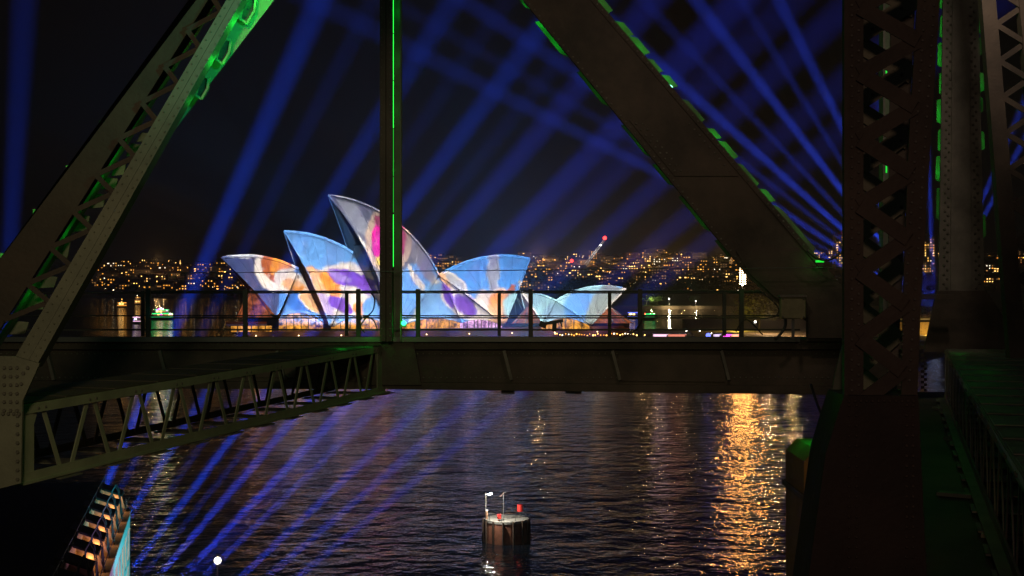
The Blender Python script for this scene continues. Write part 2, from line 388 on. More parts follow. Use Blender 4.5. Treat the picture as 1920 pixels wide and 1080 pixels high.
def blob(x, y, rx, ry, rot, color, outline=None, ow=1.16, soft=.03, src=None):      # a patch of the slide, placed by where it falls on the sails
    cx, cz = m2(x, y); k = PY/F
    mp = N('ShaderNodeMapping', vector_type='TEXTURE'); mp.inputs['Location'].default_value = (cx, cz, 0); mp.inputs['Rotation'].default_value = (0, 0, math.radians(-rot))
    mp.inputs['Scale'].default_value = (rx*k, ry*k, 1); L(src or WUV, mp.inputs['Vector'])
    ln_ = N('ShaderNodeVectorMath', operation='LENGTH'); L(mp.outputs[0], ln_.inputs[0])
    def mk(r):
        mr = N('ShaderNodeMapRange'); mr.inputs['From Min'].default_value = r+soft; mr.inputs['From Max'].default_value = r-soft; L(ln_.outputs['Value'], mr.inputs['Value']); return mr.outputs[0]
    if outline: paint(outline, mk(ow))
    paint(color, mk(1.0))
CREAM = (.95, .82, .72); GREY = (.17, .18, .26); SLATE = (.055, .075, .20); PURP = (.22, .07, .62); LIL = (.42, .26, .78); ORG = (1.0, .34, .04); PEACH = (1.0, .50, .24); BROWN = (.48, .11, .03); PINK = (.90, .01, .36); PALE = (.42, .74, .82); SKYB = (.16, .42, .92); GGREY = (.34, .40, .38); DEEP = (.05, .20, .72)
# first sail: slate ground, rust patch in a cream outline
blob(455, 530, 84, 110, -10, SLATE); blob(472, 482, 66, 7, 3, (.70, .72, .78))
blob(527, 505, 40, 46, 35, CREAM); blob(530, 503, 32, 30, 35, BROWN); blob(536, 506, 18, 22, 30, ORG); blob(558, 536, 42, 22, 25, CREAM); blob(560, 540, 26, 12, 20, PEACH)
blob(566, 566, 26, 22, 20, DEEP); blob(570, 545, 16, 6, 10, ORG); blob(588, 566, 26, 15, 35, PEACH, CREAM, 1.15)
# second sail: blue above a cream line, purple, orange and peach below
CLIP = right_of(s2[3])
blob(640, 500, 140, 160, 0, SKYB)
blob(650, 575, 96, 78, 8, CREAM); blob(588, 530, 24, 34, -30, PEACH); blob(622, 534, 13, 30, -38, ORG); blob(668, 530, 56, 17, 20, PURP); blob(640, 521, 26, 8, 25, LIL); blob(660, 545, 20, 8, 12, CREAM); blob(606, 574, 18, 30, -25, (.60, .45, .75))
blob(637, 571, 26, 13, 32, PURP); blob(671, 578, 11, 14, 0, ORG); blob(655, 600, 34, 10, 8, SKYB); blob(700, 580, 24, 22, 0, SKYB); blob(600, 598, 20, 16, 0, SKYB)
# tall sail: grey ground, ringed magenta disc, blue flank
CLIP = right_of(s3[3])
blob(740, 470, 160, 190, 0, GREY); blob(660, 395, 14, 60, -32, (.36, .37, .46)); blob(690, 500, 7, 60, -18, CREAM); blob(705, 545, 16, 16, 0, PURP); blob(724, 560, 28, 26, 0, CREAM)
blob(778, 560, 46, 66, 14, SKYB); blob(800, 497, 15, 66, -33, (.30, .28, .36)); blob(786, 530, 5, 40, -30, CREAM)
CLIP = None
blob(727, 451, 35, 40, 0, PINK, (.66, .46, .36), 1.38, .03); blob(727, 414, 24, 12, 0, (.34, .05, .12)); blob(753, 445, 9, 30, 0, (.45, .06, .16)); blob(727, 486, 26, 9, 0, (.95, .70, .08))
blob(795, 562, 5, 58, 36, CREAM); blob(825, 528, 10, 14, 0, CREAM)
# rear sail: blue with grey stripe, purple and orange figure below
blob(820, 570, 38, 34, 0, (.24, .50, .90)); blob(915, 512, 98, 40, 0, (.10, .36, .92))
blob(926, 512, 8, 52, 0, (.36, .37, .48), (.66, .70, .78), 1.22); blob(926, 514, 12, 15, 0, (.36, .37, .48))
blob(856, 534, 20, 9, 40, (.5, .5, .54), CREAM, 1.35); blob(836, 526, 6, 22, -28, PEACH); blob(872, 574, 52, 20, 32, CREAM); blob(841, 556, 8, 22, -22, PURP); blob(876, 572, 24, 13, 30, PURP, LIL, 1.15); blob(884, 588, 10, 6, 0, PURP)
blob(908, 570, 18, 24, -10, CREAM); blob(938, 570, 22, 26, -15, PEACH, CREAM, 1.12); blob(932, 562, 12, 12, 0, ORG); blob(954, 566, 8, 32, 14, BROWN); blob(935, 602, 22, 7, 0, PEACH)
# restaurant sails
blob(1075, 578, 130, 46, 0, PALE); blob(1088, 576, 30, 30, 8, SKYB); blob(1128, 574, 22, 50, 24, GGREY); blob(1158, 562, 7, 60, 36, CREAM); blob(1036, 588, 20, 16, 0, (.36, .60, .82)); blob(990, 568, 6, 34, -26, CREAM)
# fine contour lines of the drawing, thin and broken
cn = tnoise(.30, 2, None, .6); cs = math_('SINE', math_('MULTIPLY', cn.outputs['Fac'], 95.0)); cm_ = N('ShaderNodeMapRange'); cm_.inputs['From Min'].default_value = .55; cm_.inputs['From Max'].default_value = .95; L(cs, cm_.inputs['Value'])
cn2 = tnoise(.12, 3); cm2 = N('ShaderNodeMapRange'); cm2.inputs['From Min'].default_value = .50; cm2.inputs['From Max'].default_value = .58; L(cn2.outputs['Fac'], cm2.inputs['Value'])
paint((.20, .10, .22), math_('MULTIPLY', math_('MULTIPLY', cm_.outputs[0], cm2.outputs[0]), .8))
# brush work over everything
st = tnoise(1.0, 6, (1.5, .28, 1), 1.2); mr = N('ShaderNodeMapRange'); mr.inputs['From Min'].default_value = .3; mr.inputs['From Max'].default_value = .7; mr.inputs['To Min'].default_value = .36; mr.inputs['To Max'].default_value = 1.38; L(st.outputs['Fac'], mr.inputs['Value'])
st2 = tnoise(1.0, 5, (3.2, .9, 1), 2.0); mrb = N('ShaderNodeMapRange'); mrb.inputs['From Min'].default_value = .35; mrb.inputs['From Max'].default_value = .65; mrb.inputs['To Min'].default_value = .7; mrb.inputs['To Max'].default_value = 1.25; L(st2.outputs['Fac'], mrb.inputs['Value'])
sp = tnoise(.16, 7, None, 2.5); mr2 = N('ShaderNodeMapRange'); mr2.inputs['From Min'].default_value = .60; mr2.inputs['From Max'].default_value = .66; L(sp.outputs['Fac'], mr2.inputs['Value'])
paint((.80, .82, .90), math_('MULTIPLY', mr2.outputs[0], .35))
ml = N('ShaderNodeVectorMath', operation='SCALE'); L(cur, ml.inputs[0]); L(math_('MULTIPLY', mr.outputs[0], mrb.outputs[0]), ml.inputs['Scale'])
# the slide is masked to the building: nothing below the sail feet
low = N('ShaderNodeMapRange'); low.inputs['From Min'].default_value = 9.6; low.inputs['From Max'].default_value = 11.6; L(tZ, low.inputs['Value'])
ml2 = N('ShaderNodeVectorMath', operation='SCALE'); L(ml.outputs[0], ml2.inputs[0]); L(low.outputs[0], ml2.inputs['Scale'])
em = N('ShaderNodeEmission'); L(ml2.outputs[0], em.inputs['Color']); em.inputs['Strength'].default_value = 1
lo = N('ShaderNodeOutputLight'); L(em.outputs[0], lo.inputs['Surface'])

# ================================================================== SEARCHLIGHTS AND HAZE
BLUE = (.012, .075, 1.0)
def search(a, b_, deg, e, col=BLUE, r=.35):
    o = point('searchlight', a, e, col, r, 'SPOT'); o.data.spot_size = math.radians(deg); o.data.spot_blend = 1.0; aim(o, b_)
for x0, x1, deg, e in ((105, 600, 3.1, 1.5), (145, 850, 2.8, 1.1), (208, 1055, 2.8, 1.4), (262, 1225, 3.2, 1.0), (303, 1385, 3.4, 1.1), (340, 1490, 3.2, .6),
                       (410, 1600, 3.2, .7), (455, 1760, 3.2, .55), (510, 1880, 3.2, .45), (180, 950, 2.4, .3), (235, 1140, 2.4, .35), (320, 1435, 2.6, .3), (-20, 46, 3.0, .6), (120, 700, 2.6, .35)):
    search(P(x0, 1121, 140), P(x1, 0, 240), deg*.84, e*1.9e8, BLUE if x0 < 250 else (.035, .07, 1.0))
SR = P(1752, 584, 640)
for x, y, deg, e in ((586, 0, 3.0, .24), (870, 0, 3.0, .26), (1100, 0, 3.2, .36), (1305, 0, 3.4, .36), (1460, 0, 3.4, .30), (1728, 0, 2.6, .30), (1900, 300, 2.6, .34), (1960, 100, 2.6, .34), (730, 0, 2.4, .12), (1000, 0, 2.4, .15), (1205, 0, 2.6, .16), (1390, 0, 2.6, .16), (1590, 0, 2.6, .14)):
    search(SR, P(x, y, 640), deg*.84, e*1.35e9, (.03, .085, 1.0), .8)

hz = bpy.data.materials.new('night_haze'); hz.use_nodes = True; hn = hz.node_tree; hn.nodes.clear()
ho = hn.nodes.new('ShaderNodeOutputMaterial'); hv = hn.nodes.new('ShaderNodeVolumePrincipled')
hv.inputs['Color'].default_value = (.85, .87, .9, 1); hv.inputs['Density'].default_value = .00028; hv.inputs['Anisotropy'].default_value = .35
hn.links.new(hv.outputs[0], ho.inputs['Volume'])
tag(MB().box(-3900, 3900, -90, 4200, -3, 420).build('haze', hz, origin=(0, 0, 0)), kind='stuff')

# ================================================================== STEEL BRIDGE IN FRONT
br = thing('steel_bridge', 'dark riveted steel bridge truss framing the view, edged with green lights', 'bridge', (0, 34, 29.5))
def member(name, mb_or_px, Y=None, t=None, m=steel): return plate(name, mb_or_px, Y, t, m, br) if Y else mb_or_px.build(name, m, br)
def along(p, q, t): return (p[0]+(q[0]-p[0])*t, p[1]+(q[1]-p[1])*t)
GRN = (.01, 1, .05)
def green(x, y, Y, e, r=.04): return point('green_lamp', P(x, y, Y), e*9, GRN, r)

# --- chord girder across the view at 34 m, with walkway on top
gd = plate('chord_girder', [(-260, 656), (1714, 656), (1714, 725), (760, 716), (-260, 712)], 33.95, .05, steel_dark, br)
plate('top_flange', [(-260, 636), (1714, 636), (1714, 655), (-260, 655)], 33.78, 1.25, steel_dark, gd)
plate('bottom_flange', [(-260, 713), (760, 717), (1714, 726), (1714, 742), (760, 730), (-260, 727)], 33.82, 1.05, steel_dark, gd)
plate('rear_web', [(-260, 654), (1714, 654), (1714, 722), (-260, 712)], 34.95, .05, steel_dark, gd)
plate('splice_plate', [(1160, 660), (1360, 660), (1360, 716), (1160, 714)], 33.91, .035, steel_dark, gd)
plate('splice_plate', [(300, 660), (560, 660), (560, 708), (300, 708)], 33.91, .035, steel_dark, gd)
for x in (88, 300, 520, 945, 1148, 1352):
    MB().bar(P(x, 657, 33.86), P(x+14, 712, 33.86), .07, .16).build('stiffener', steel, gd)
rv = []
for x in range(-240, 1590, 12): rv += [P(x, 645, 33.775)]
rivets('rivets', rv, .022, gd)
plate('walkway_edge', [(-260, 632), (1500, 632), (1500, 641), (-260, 641)], 33.60, .06, galv, gd)
MB().hexa([P(-260, 637, 33.66), P(1500, 637, 33.66), P(1500, 634, 34.9), P(-260, 634, 34.9), P(-260, 634, 33.66), P(1500, 634, 33.66), P(1500, 631, 34.9), P(-260, 631, 34.9)]).build('walkway_plate', galv, gd)
for x0, x1 in ((940, 965), (1060, 1090), (1385, 1400)):
    plate('batten_plate', [(x0, 729), (x1, 730), (x1, 739), (x0, 738)], 34.1, .5, steel, gd)

# --- handrails: near side in two lengths, far side
def handrail(xs, Y, ext, y0, ys, r, pw):
    posts = [MB().bar(P(x, y0, Y), P(x, ys[0]-4, Y), pw, pw) for x in xs]
    o = thing_part = bpy.data.objects.new('handrail', None); COL.objects.link(o); o.parent = br; o.location = P((ext[0]+ext[1])/2, y0, Y)-WL[br]; WL[o] = P((ext[0]+ext[1])/2, y0, Y)
    for q in posts: q.build('post', rail_m, o)
    for y in ys: MB().tube(P(ext[0], y, Y), P(ext[1], y, Y), r, r, 8).build('rail', rail_m, o)
    return o
handrail((278, 460, 672), 33.65, (278, 712), 632, (546, 596), .017, .10)
handrail((784, 995, 1200, 1390), 33.65, (752, 1425), 632, (546, 596), .017, .10)
handrail((268, 650, 936, 1143, 1358), 34.8, (-100, 1500), 630, (549, 592, 618), .017, .08)
plate('kick_board', [(-100, 617.5), (1500, 617.5), (1500, 620), (-100, 620)], 33.62, .02, rail_m, gd)
# cyan-lit rail post
point('green_lamp', P(281, 585, 33.45), .10, (.02, .8, .6), .03)

# --- vertical post with a green light strip in its recess
vp = plate('vertical_post', [(712, -480), (723, -480), (723, 640), (712, 640)], 33.25, .9, steel_dark, br)
plate('flange_plate', [(724.2, -480), (735, -480), (735, 640), (724.2, 640)], 33.25, .9, steel_dark, vp)
plate('web_plate', [(735, -480), (752, -480), (752, 640), (735, 640)], 33.75, .05, steel, vp)
plate('edge_angle', [(750.3, -480), (752.3, -480), (752.3, 640), (750.3, 640)], 33.45, .3, steel, vp)
for k, (y0, y1) in enumerate(((-480, -84), (-80, 62), (64, 150), (152, 240), (242, 330), (332, 398), (402, 500))):
    MB().bar(P(737.2, y0, 33.58), P(737.2, y1, 33.58), .018, .02).build('light_strip', led_green if k < 4 or k == 6 else led_green_dim, vp)
for y in (60, 78, 140, 155, 218, 235, 300, 318):
    plate('clip', [(735, y), (741, y), (741, y+4), (735, y+4)], 33.6, .05, steel, vp)
for y, e in ((-60, .05), (20, .05), (110, .035), (210, .025), (320, .012), (430, .010)): green(744, y, 33.56, e, .03)
plate('base_gusset', [(690, 640), (775, 640), (790, 722), (690, 722)], 33.70, .1, steel_dark, vp)
lb = MB(); lb.bar(P(757, 608, 33.5), P(757, 613, 33.5), .12, .12); tag(lb.build('green_spotlight', galv), 'small green spotlight at the foot of the post on the walkway', 'spotlight')
g = bpy.data.objects['green_spotlight']; MB().ball(P(757, 606, 33.44), .055).build('lens', emat('lens_green', (.02, 1, .2), 6), g)
green(757, 604, 33.3, .35)

# --- diagonal strut falling to the right
def lerp_edge(a, b_, y): t = (y-a[1])/(b_[1]-a[1]); return a[0]+(b_[0]-a[0])*t
LA, LB = (980, 0), (1355, 460); RA, RB = (1120, 0), (1540, 490)
lx = lambda y: lerp_edge(LA, LB, y)
rx = lambda y: lerp_edge(RA, RB, y)
dg = plate('diagonal_strut', [(lx(-420), -420), (rx(-420), -420), (rx(500), 500), (1592, 552), (1592, 640), (1512, 640), (1512, 602), (1448, 562), (1400, 516)], 33.55, .06, steel_dark, br)
for ef, s_ in ((lx, 1), (rx, -1)):
    plate('edge_angle', [(ef(-420)+s_*1, -420), (ef(-420)+s_*13, -420), (ef(500)+s_*13, 500), (ef(500)+s_*1, 500)], 33.5, .045, steel_dark, dg)
plate('splice_plate', [(lx(225)+16, 225), (rx(225)-18, 225), (rx(330)-18, 330), (lx(330)+16, 330)], 33.515, .03, steel_dark, dg)
plate('gusset_plate', [(1380, 470), (1505, 470), (1588, 560), (1588, 634), (1515, 634), (1515, 596), (1452, 556), (1405, 512)], 33.47, .04, steel_dark, dg)
rv = []
for k in range(-80, 500, 11):
    rv += [P(lx(k)+7, k, 33.495), P(rx(k)-7, k, 33.495)]
for k in range(232, 330, 11):
    rv += [P(lx(k)+24, k, 33.51), P(rx(k)-26, k, 33.51), P(lx(k)+36, k, 33.51)]
rivets('rivets', rv, .028, dg, m=steel)
plate('rear_plate', [(lx(-420)+5, -420), (rx(-420)-5, -420), (rx(500)-5, 500), (lx(500)+5, 500)], 34.75, .05, steel_dark, dg)
# batten plates that show past the edges, lit by green lamps in the gap
def battens(ef, out, segs, Yb, parent, m):
    for y0, y1, w in segs:
        px = [(ef(y0)-out*8, y0), (ef(y0)+out*w*.75, y0+3), (ef(y0+(y1-y0)*.12)+out*w, y0+(y1-y0)*.12), (ef(y1-(y1-y0)*.15)+out*w, y1-(y1-y0)*.15), (ef(y1)-out*8, y1)]
        plate('batten_plate', px if out > 0 else px[::-1], Yb, .03, m, parent)
battens(rx, 1, [(-30, 28, 13), (38, 70, 13), (66, 105, 14), (108, 138, 9), (138, 166, 13), (184, 232, 9), (238, 262, 12), (262, 300, 13), (304, 352, 8), (352, 381, 12), (383, 480, 10)], 34.5, dg, steel)
battens(lx, -1, [(-40, 24, 6), (38, 112, 11), (132, 205, 9), (232, 300, 7), (306, 352, 9), (366, 440, 9), (448, 486, 8)], 34.5, dg, steel)
for x, y, e in ((1150, 42, .9), (1196, 92, 1.0), (1245, 152, 1.1), (1335, 258, .9), (1352, 288, .9), (1428, 370, 1.0), (1500, 445, .15), (1010, 40, .8), (1040, 82, .7), (1000, 10, .7), (1115, 178, .12), (1200, 275, .10), (1310, 420, .10), (1112, -10, .5), (1235, 310, .05)):
    green(x, y, 34.18, e*.75)
MB().bar(P(1253, 162, 34.1), P(1259, 166, 34.1), .10, .08).build('light_strip', emat('led_mint', (.25, 1, .6), 5), dg)
MB().plate([(1530, 488), (1545, 488), (1545, 492), (1530, 492)], 33.3, .05).build('light_strip', led_green_dim, dg)
green(1410, 545, 33.2, .05); green(1538, 486, 33.2, .10)

# --- left diagonal strut, nearer (20 m): pale channel, dark chord, lacing, hexagonal battens
ls = plate('diagonal_strut', [(424+237, -400), (437+231, -400), (42+3, 690), (16, 690)], 19.55, .3, steel_strut, br)
plate('flange_plate', [(440+229, -400), (453+225, -400), (66, 690), (45.5, 690)], 19.55, .3, steel_strut, ls)
dk = lambda y: 368-.757*y
dr = lambda y: 399-.632*y
pl_ = lambda y: 424-.593*y
plate('chord_plate', [(dk(-400), -400), (dr(-400)-9, -400), (dr(640)-9, 640), (dk(640), 640)], 20.2, .06, steel_soot, ls)
plate('inner_channel', [(dr(-400)-3, -400), (dr(-400)+4, -400), (dr(660)+4, 660), (dr(660)-3, 660)], 20.75, .2, steel_pale, ls)
k = 0; y = -80-68*5
while y < 600:
    a, b_ = (dr(y)-12, y), (pl_(y+34)+4, y+34); c = (dr(y+68)-12, y+68)
    MB().bar(P(*a, 20.05), P(*b_, 20.05), .07, .02).build('lacing_bar', steel_soot, ls)
    MB().bar(P(*b_, 20.08), P(*c, 20.08), .07, .02).build('lacing_bar', steel_soot, ls)
    y += 68
for y in (-14, 68, 150, 235, 318, 400, 482):                       # battens poke out past the dark chord
    plate('batten_plate', [(dk(y)-4, y-8), (dk(y)+8, y-6), (dk(y)+8, y+14), (dk(y)-3, y+6)], 20.45, .03, steel, ls)
    green(dk(y)-2, y-2, 20.34, .09, .02)
for x, y, w, h in ((268, 258, 12, 16), (250, 282, 14, 22), (222, 318, 14, 24), (205, 345, 16, 20), (182, 378, 16, 26), (150, 420, 18, 30), (112, 470, 20, 34), (84, 530, 24, 22), (62, 568, 26, 30), (30, 616, 24, 24)):
    plate('batten_plate', [(x-w, y+h*.5), (x-w*.3, y-h*.6), (x+w, y-h*.5), (x+w*.7, y+h*.4)], 20.95, .03, steel, ls)
green(222, 300, 20.6, .05); green(190, 350, 20.6, .05); green(120, 440, 20.6, .04); green(60, 560, 20.65, .05)
tl = point('teal_lamp', P(560, 20, 17.4), 170, (.04, 1, .55), .1, 'SPOT'); tl.data.spot_size = math.radians(95); tl.data.spot_blend = .8; aim(tl, P(420, 20, 19.6))
# hexagonal plates on the far side, strongly lit green at the top
ro = lambda y: 512-.76*y
hx = lambda y: 460-.563*y
for y in (-62, 22, 100, 168):
    s_ = 1-.0012*(y+62); cx, cy_ = hx(y)+19*s_, y; h = 40*s_; w = 15*s_
    pts = [(cx-w*1.1, cy_+h*.35), (cx-w*.7, cy_-h*.35), (cx+w*.35, cy_-h*.85), (cx+w*1.15, cy_-h*.75), (cx+w*.95, cy_-h*.05), (cx-w*.1, cy_+h*.62)]
    q = plate('batten_plate', pts, 20.30, .02, steel_dark, ls)
    mb = MB()
    for a, b_ in zip(pts, pts[1:]+pts[:1]): MB().bar(P(*a, 20.27), P(*b_, 20.27), .028, .07).build('rim', steel_pale, q)
    rivets('rivets', [P(cx+w*(.1+.35*((i*7) % 3-1)), cy_-h*(.4-.22*i), 20.295) for i in range(5)], .016, q)
plate('side_plate', [(hx(-400)+6, -400), (ro(-400)+5, -400), (ro(255), 255), (hx(255)-2, 255)], 20.55, .03, steel_pale, ls)
green(490, -10, 20.1, 1.3, .05); green(470, 60, 20.12, .8, .05); green(425, 130, 20.12, .5, .05); green(375, 200, 20.12, .12, .05)
# node gusset at the lower left
ng = plate('node_gusset', [(-80, 668), (28, 668), (74, 682), (42, 752), (39, 906), (-80, 936)], 19.45, .06, steel_strut, br)
rivets('rivets', [P(x, y, 19.445) for x, y in [(8+12*i, 690+16*j) for i in range(3) for j in range(6)]+[(33, 780+17*j) for j in range(8)]+[(6+10*i, 776) for i in range(4)]+[(44, 700), (40, 720), (52, 690)]], .028, ng)

# --- lattice cross beams running from the near truss to the far one
def lattice_beam(A, B, ht, wd, left, n, pale, ph=0.0):
    A, B = Vector(A), Vector(B); u = (B-A).normalized(); lf = Vector((-u.y, u.x, 0))*left; L_ = (B-A).length
    up = Vector((0, 0, 1))
    root = MB().bar(A-up*.06, B-up*.06, .12, .03, lf).build('lattice_beam', pale, br)
    def ch(off, z, m, flz): 
        MB().bar(A+lf*(off+.075)+up*(z+flz), B+lf*(off+.075)+up*(z+flz), .018, .15, lf).build('chord_leg', m, root)
    ch(0, 0, pale, .002); ch(-.15, -ht, pale, -.0)
    MB().bar(A-up*(ht-.06), B-up*(ht-.06), .12, .03, lf).build('chord_angle', pale, root)
    back = lf*wd
    for z in (-.06, -ht+.06): MB().bar(A+back+up*z, B+back+up*z, .12, .03, lf).build('chord_angle', steel_dark, root)
    st = L_/n
    for k in range(n):
        for off, m in ((Vector(), pale), (back, steel_dark)):
            t0 = A+u*(st*(k+.5+ph)); d = u*(st*.40)
            o2 = off+lf*(.025 if off.length == 0 else -.025)
            MB().bar(t0+o2-u*.07-up*.05, t0+o2-d-up*(ht-.05), .085, .018, lf).build('lacing_bar', m, root)
            MB().bar(t0+o2+u*.07-up*.05, t0+o2+d-up*(ht-.05), .085, .018, lf).build('lacing_bar', m, root)
            if off.length == 0:
                rivets('rivets', [t0-u*.09-up*.06-lf*.017, t0+u*.09-up*.06-lf*.017], .024, root)
        c = A+u*(st*(k+.85))-up*(ht+.035)
        MB().bar(c-lf*.20, c+back+lf*.05, st*.42, .02, up).build('batten_plate', steel, root)
        c = A+u*(st*(k+.5))+up*.025
        MB().bar(c+lf*.02, c+back, st*(.96 if left > 0 else .78), .015, up).build('batten_plate', steel_dark if left > 0 else steel, root)
    for t0 in (A, B-u*.5):
        MB().prism([t0-up*.0, t0+u*.5-up*.0, t0+u*.5-up*ht, t0-up*ht], lf*.02).build('end_plate', pale, root)
    return root
lattice_beam(P(24, 764, 19.8), P(722, 649, 33.9), 1.04, 1.25, 1, 11, steel_pale)
lattice_beam(P(1985, 1000, 10.5), P(1772, 656, 33.6), 1.1, 1.5, -1, 17, steel)
green(690, 628, 33.2, .22, .06); green(640, 640, 32.6, .12, .06)
green(1800, 640, 32.0, .035, .06); green(1850, 655, 27, .02, .08)

# --- laced column in the right foreground (12 m)
c1 = plate('laced_column', [(1583, -720), (1619, -720), (1619, 860), (1583, 860)], 12.0, .02, steel_dark, br)
plate('flange_plate', [(1764, -720), (1808, -720), (1745, 270), (1728, 540), (1720, 745), (1690, 745), (1694, 540), (1704, 270)], 12.0, .02, steel_dark, c1)
plate('edge_angle', [(1583, -720), (1590, -720), (1590, 860), (1583, 860)], 11.93, .075, steel_dark, c1)
re_ = lambda y: 1717-.047*y
y = -110-124*5; k = 0
while y < 740:
    a = P(1612, y, 11.97); b_ = P(re_(y+62)+8, y+62, 11.97); c = P(1612, y+124, 11.97)
    MB().bar(a, b_, .125, .018).build('lacing_bar', steel_dark, c1); MB().bar(b_+Vector((0, .02, 0)), c+Vector((0, .02, 0)), .125, .018).build('lacing_bar', steel_dark, c1)
    a = P(1616, y+50, 12.72); b_ = P(re_(y-10), y-14, 12.72)
    q = MB().bar(a, b_, .15, .018).build('lacing_bar', steel_pale, c1); a = P(1616, y+72, 12.74); b_ = P(re_(y+120), y+128, 12.74)
    MB().bar(a, b_, .15, .018).build('lacing_bar', steel_pale, c1)
    rivets('rivets', [P(1636, y+40, 12.715), P(1690, y+2, 12.715), P(1698, y+118, 12.735)], .02, q)
    y += 124
plate('rear_plate', [(1676, -720), (re_(-720)-1, -720), (re_(740)-1, 740), (1664, 740)], 12.78, .02, steel, c1)
plate('rear_plate', [(1617, -720), (1628, -720), (1626, 740), (1617, 740)], 12.78, .02, steel, c1)
rv = []
for k in range(-85, 860, 19):
    rv += [P(1597, k, 11.995), P(1610, k+9, 11.995)]
    if k < 730: xr_ = 1766-.066*(k+90) if k > -90 else 1766; rv += [P(xr_-8, k, 11.995), P(xr_-26, k+9, 11.995)]
rivets('rivets', rv, .013, c1, m=steel)
rv = [P(x_, k, 11.895) for k in range(760, 1080, 19) for x_ in (1592, 1606, 1700, 1712)]+[P(1592+k*11, 752, 11.895) for k in range(12)]
rivets('rivets', rv, .013, c1, m=steel_dark)
rivets('rivets', [P((424-.593*k)+6+.01*k, k, 19.545) for k in range(-90, 680, 15)]+[P((453-.563*k)-6-.012*k, k+7, 19.545) for k in range(-90, 670, 15)], .015, ls, m=steel_strut)
rivets('rivets', [P(x_, 663, 33.945) for x_ in range(-240, 1590, 11)]+[P(x_, 708, 33.945) for x_ in range(-240, 1590, 11)], .022, gd, m=steel)
rivets('rivets', [P(x_, k, 33.245) for k in range(-70, 636, 14) for x_ in (715.5, 731.5)], .018, vp, m=steel)
gp = plate('vertical_post', [(1656, -480), (1660, -480), (1660, 640), (1656, 640)], 34.2, .4, steel, br)
plate('web_plate', [(1660, -480), (1670, -480), (1670, 640), (1660, 640)], 34.5, .05, steel, gp)
for y0 in (130, 280, 355, 470): MB().bar(P(1662, y0, 34.3), P(1662, y0+44, 34.3), .03, .02).build('light_strip', led_green_dim, gp)
# foot of the column: tapering base, side plate that catches green light, deck and pedestal
plate('base_plate', [(1583, 742), (1722, 742), (1740, 1140), (1508, 1140), (1548, 852), (1576, 760)], 11.9, .6, steel_soot, c1)
plate('side_flange', [(1566, 700), (1582, 640), (1588, 640), (1588, 860), (1540, 860)], 12.7, .03, steel, c1)
green(1500, 700, 12.2, .03, .05)
dk_ = MB().prism([PZ(1508, 1140, 29.9), PZ(1560, 790, 29.9), PZ(1722, 735, 29.9), PZ(1815, 735, 29.9), PZ(2200, 1140, 29.9)], (0, 0, -.05)).build('deck_plate', steel_dark, br)
for k, (y, xa, xb) in enumerate(((768, 1755, 1790), (826, 1772, 1835), (842, 1800, 1858), (930, 1760, 1900), (1010, 1840, 1990))):
    a = PZ(xa, y, 29.9); b_ = PZ(xb, y+12, 29.9)
    MB().bar(a+Vector((0, 0, .04)), b_+Vector((0, 0, .04)), .06+.12*(k % 3 == 0), .05, (0, 0, 1)).build('deck_slat', steel, dk_)
green(1760, 700, 24, .07, .1)
x0, x1 = (1512-960)/F*15, (1640-960)/F*15
pd = MB(); pd.box(x0, x1, 15, 16.25, 29.0, 31.12); pdo = pd.build('bearing_block', mat('bearing_paint', (.20, .11, .045), .7, 0, (2, .4)), br, bevel=.12)
MB().box(x0-.02, x1, 14.97, 16.27, 30.60, 30.66).build('collar', steel_dark, pdo)
green(1520, 790, 15.7, .28, .05)
b3 = point('bridge_wash', P(1470, 960, 12.6), 26, (1, .66, .2), .2, 'SPOT'); b3.data.spot_size = math.radians(50); aim(b3, P(1512, 960, 15))  # added spot without a fixture, brightens the front of the block

# --- riveted plate column and leaning laced strut at the far right
c2 = plate('plate_column', [(1777, -560), (1824, -560), (1846, 560), (1880, 655), (1738, 655), (1760, 560)], 33.9, .06, steel, br)
rv = []
for k in range(-80, 640, 17):
    t = (k+560)/1120; xl, xr = 1777-17*t, 1824+22*t
    rv += [P(xl+9, k, 33.895), P(xl+15, k+8, 33.895), P(xr-9, k, 33.895), P(xr-15, k+8, 33.895)]
rivets('rivets', rv, .034, c2)
plate('cover_plate', [(1790, -560), (1811, -560), (1822, 560), (1782, 560)], 33.86, .035, steel, c2)
plate('foot_gusset', [(1756, 545), (1850, 545), (1925, 660), (1732, 660)], 33.82, .05, steel_dark, c2)
cl = lambda y: 1776-17*(y+560)/1120
cr = lambda y: 1825+22*(y+560)/1120
battens(cl, -1, [(-40, 22, 7), (26, 76, 4), (78, 130, 8), (134, 182, 4), (184, 236, 8), (240, 288, 5), (290, 345, 8), (350, 420, 6)], 34.6, c2, steel)
battens(cr, 1, [(-30, 20, 3), (26, 66, 5), (68, 108, 3), (134, 176, 6), (180, 214, 3), (244, 285, 5), (400, 450, 4)], 34.6, c2, steel)
for x, y, e in ((1763, -10, 1), (1763, 50, .8), (1762, 105, 1.2), (1762, 160, .8), (1761, 212, 1.2), (1760, 268, .8), (1760, 322, 1.0), (1759, 390, .2), (1840, 45, .5), (1842, 155, .5), (1844, 265, .4), (1846, 420, .15)):
    green(x, y, 34.3, e*.5, .03)
c3 = plate('leaning_strut', [(1803, -480), (1826, -480), (1928, 700), (1896, 700)], 30, .25, steel_dark, br)
plate('far_chord', [(1867, -480), (1898, -480), (2010, 700), (1975, 700)], 30, .25, steel_dark, c3)
y = -90-68*5; k = 0
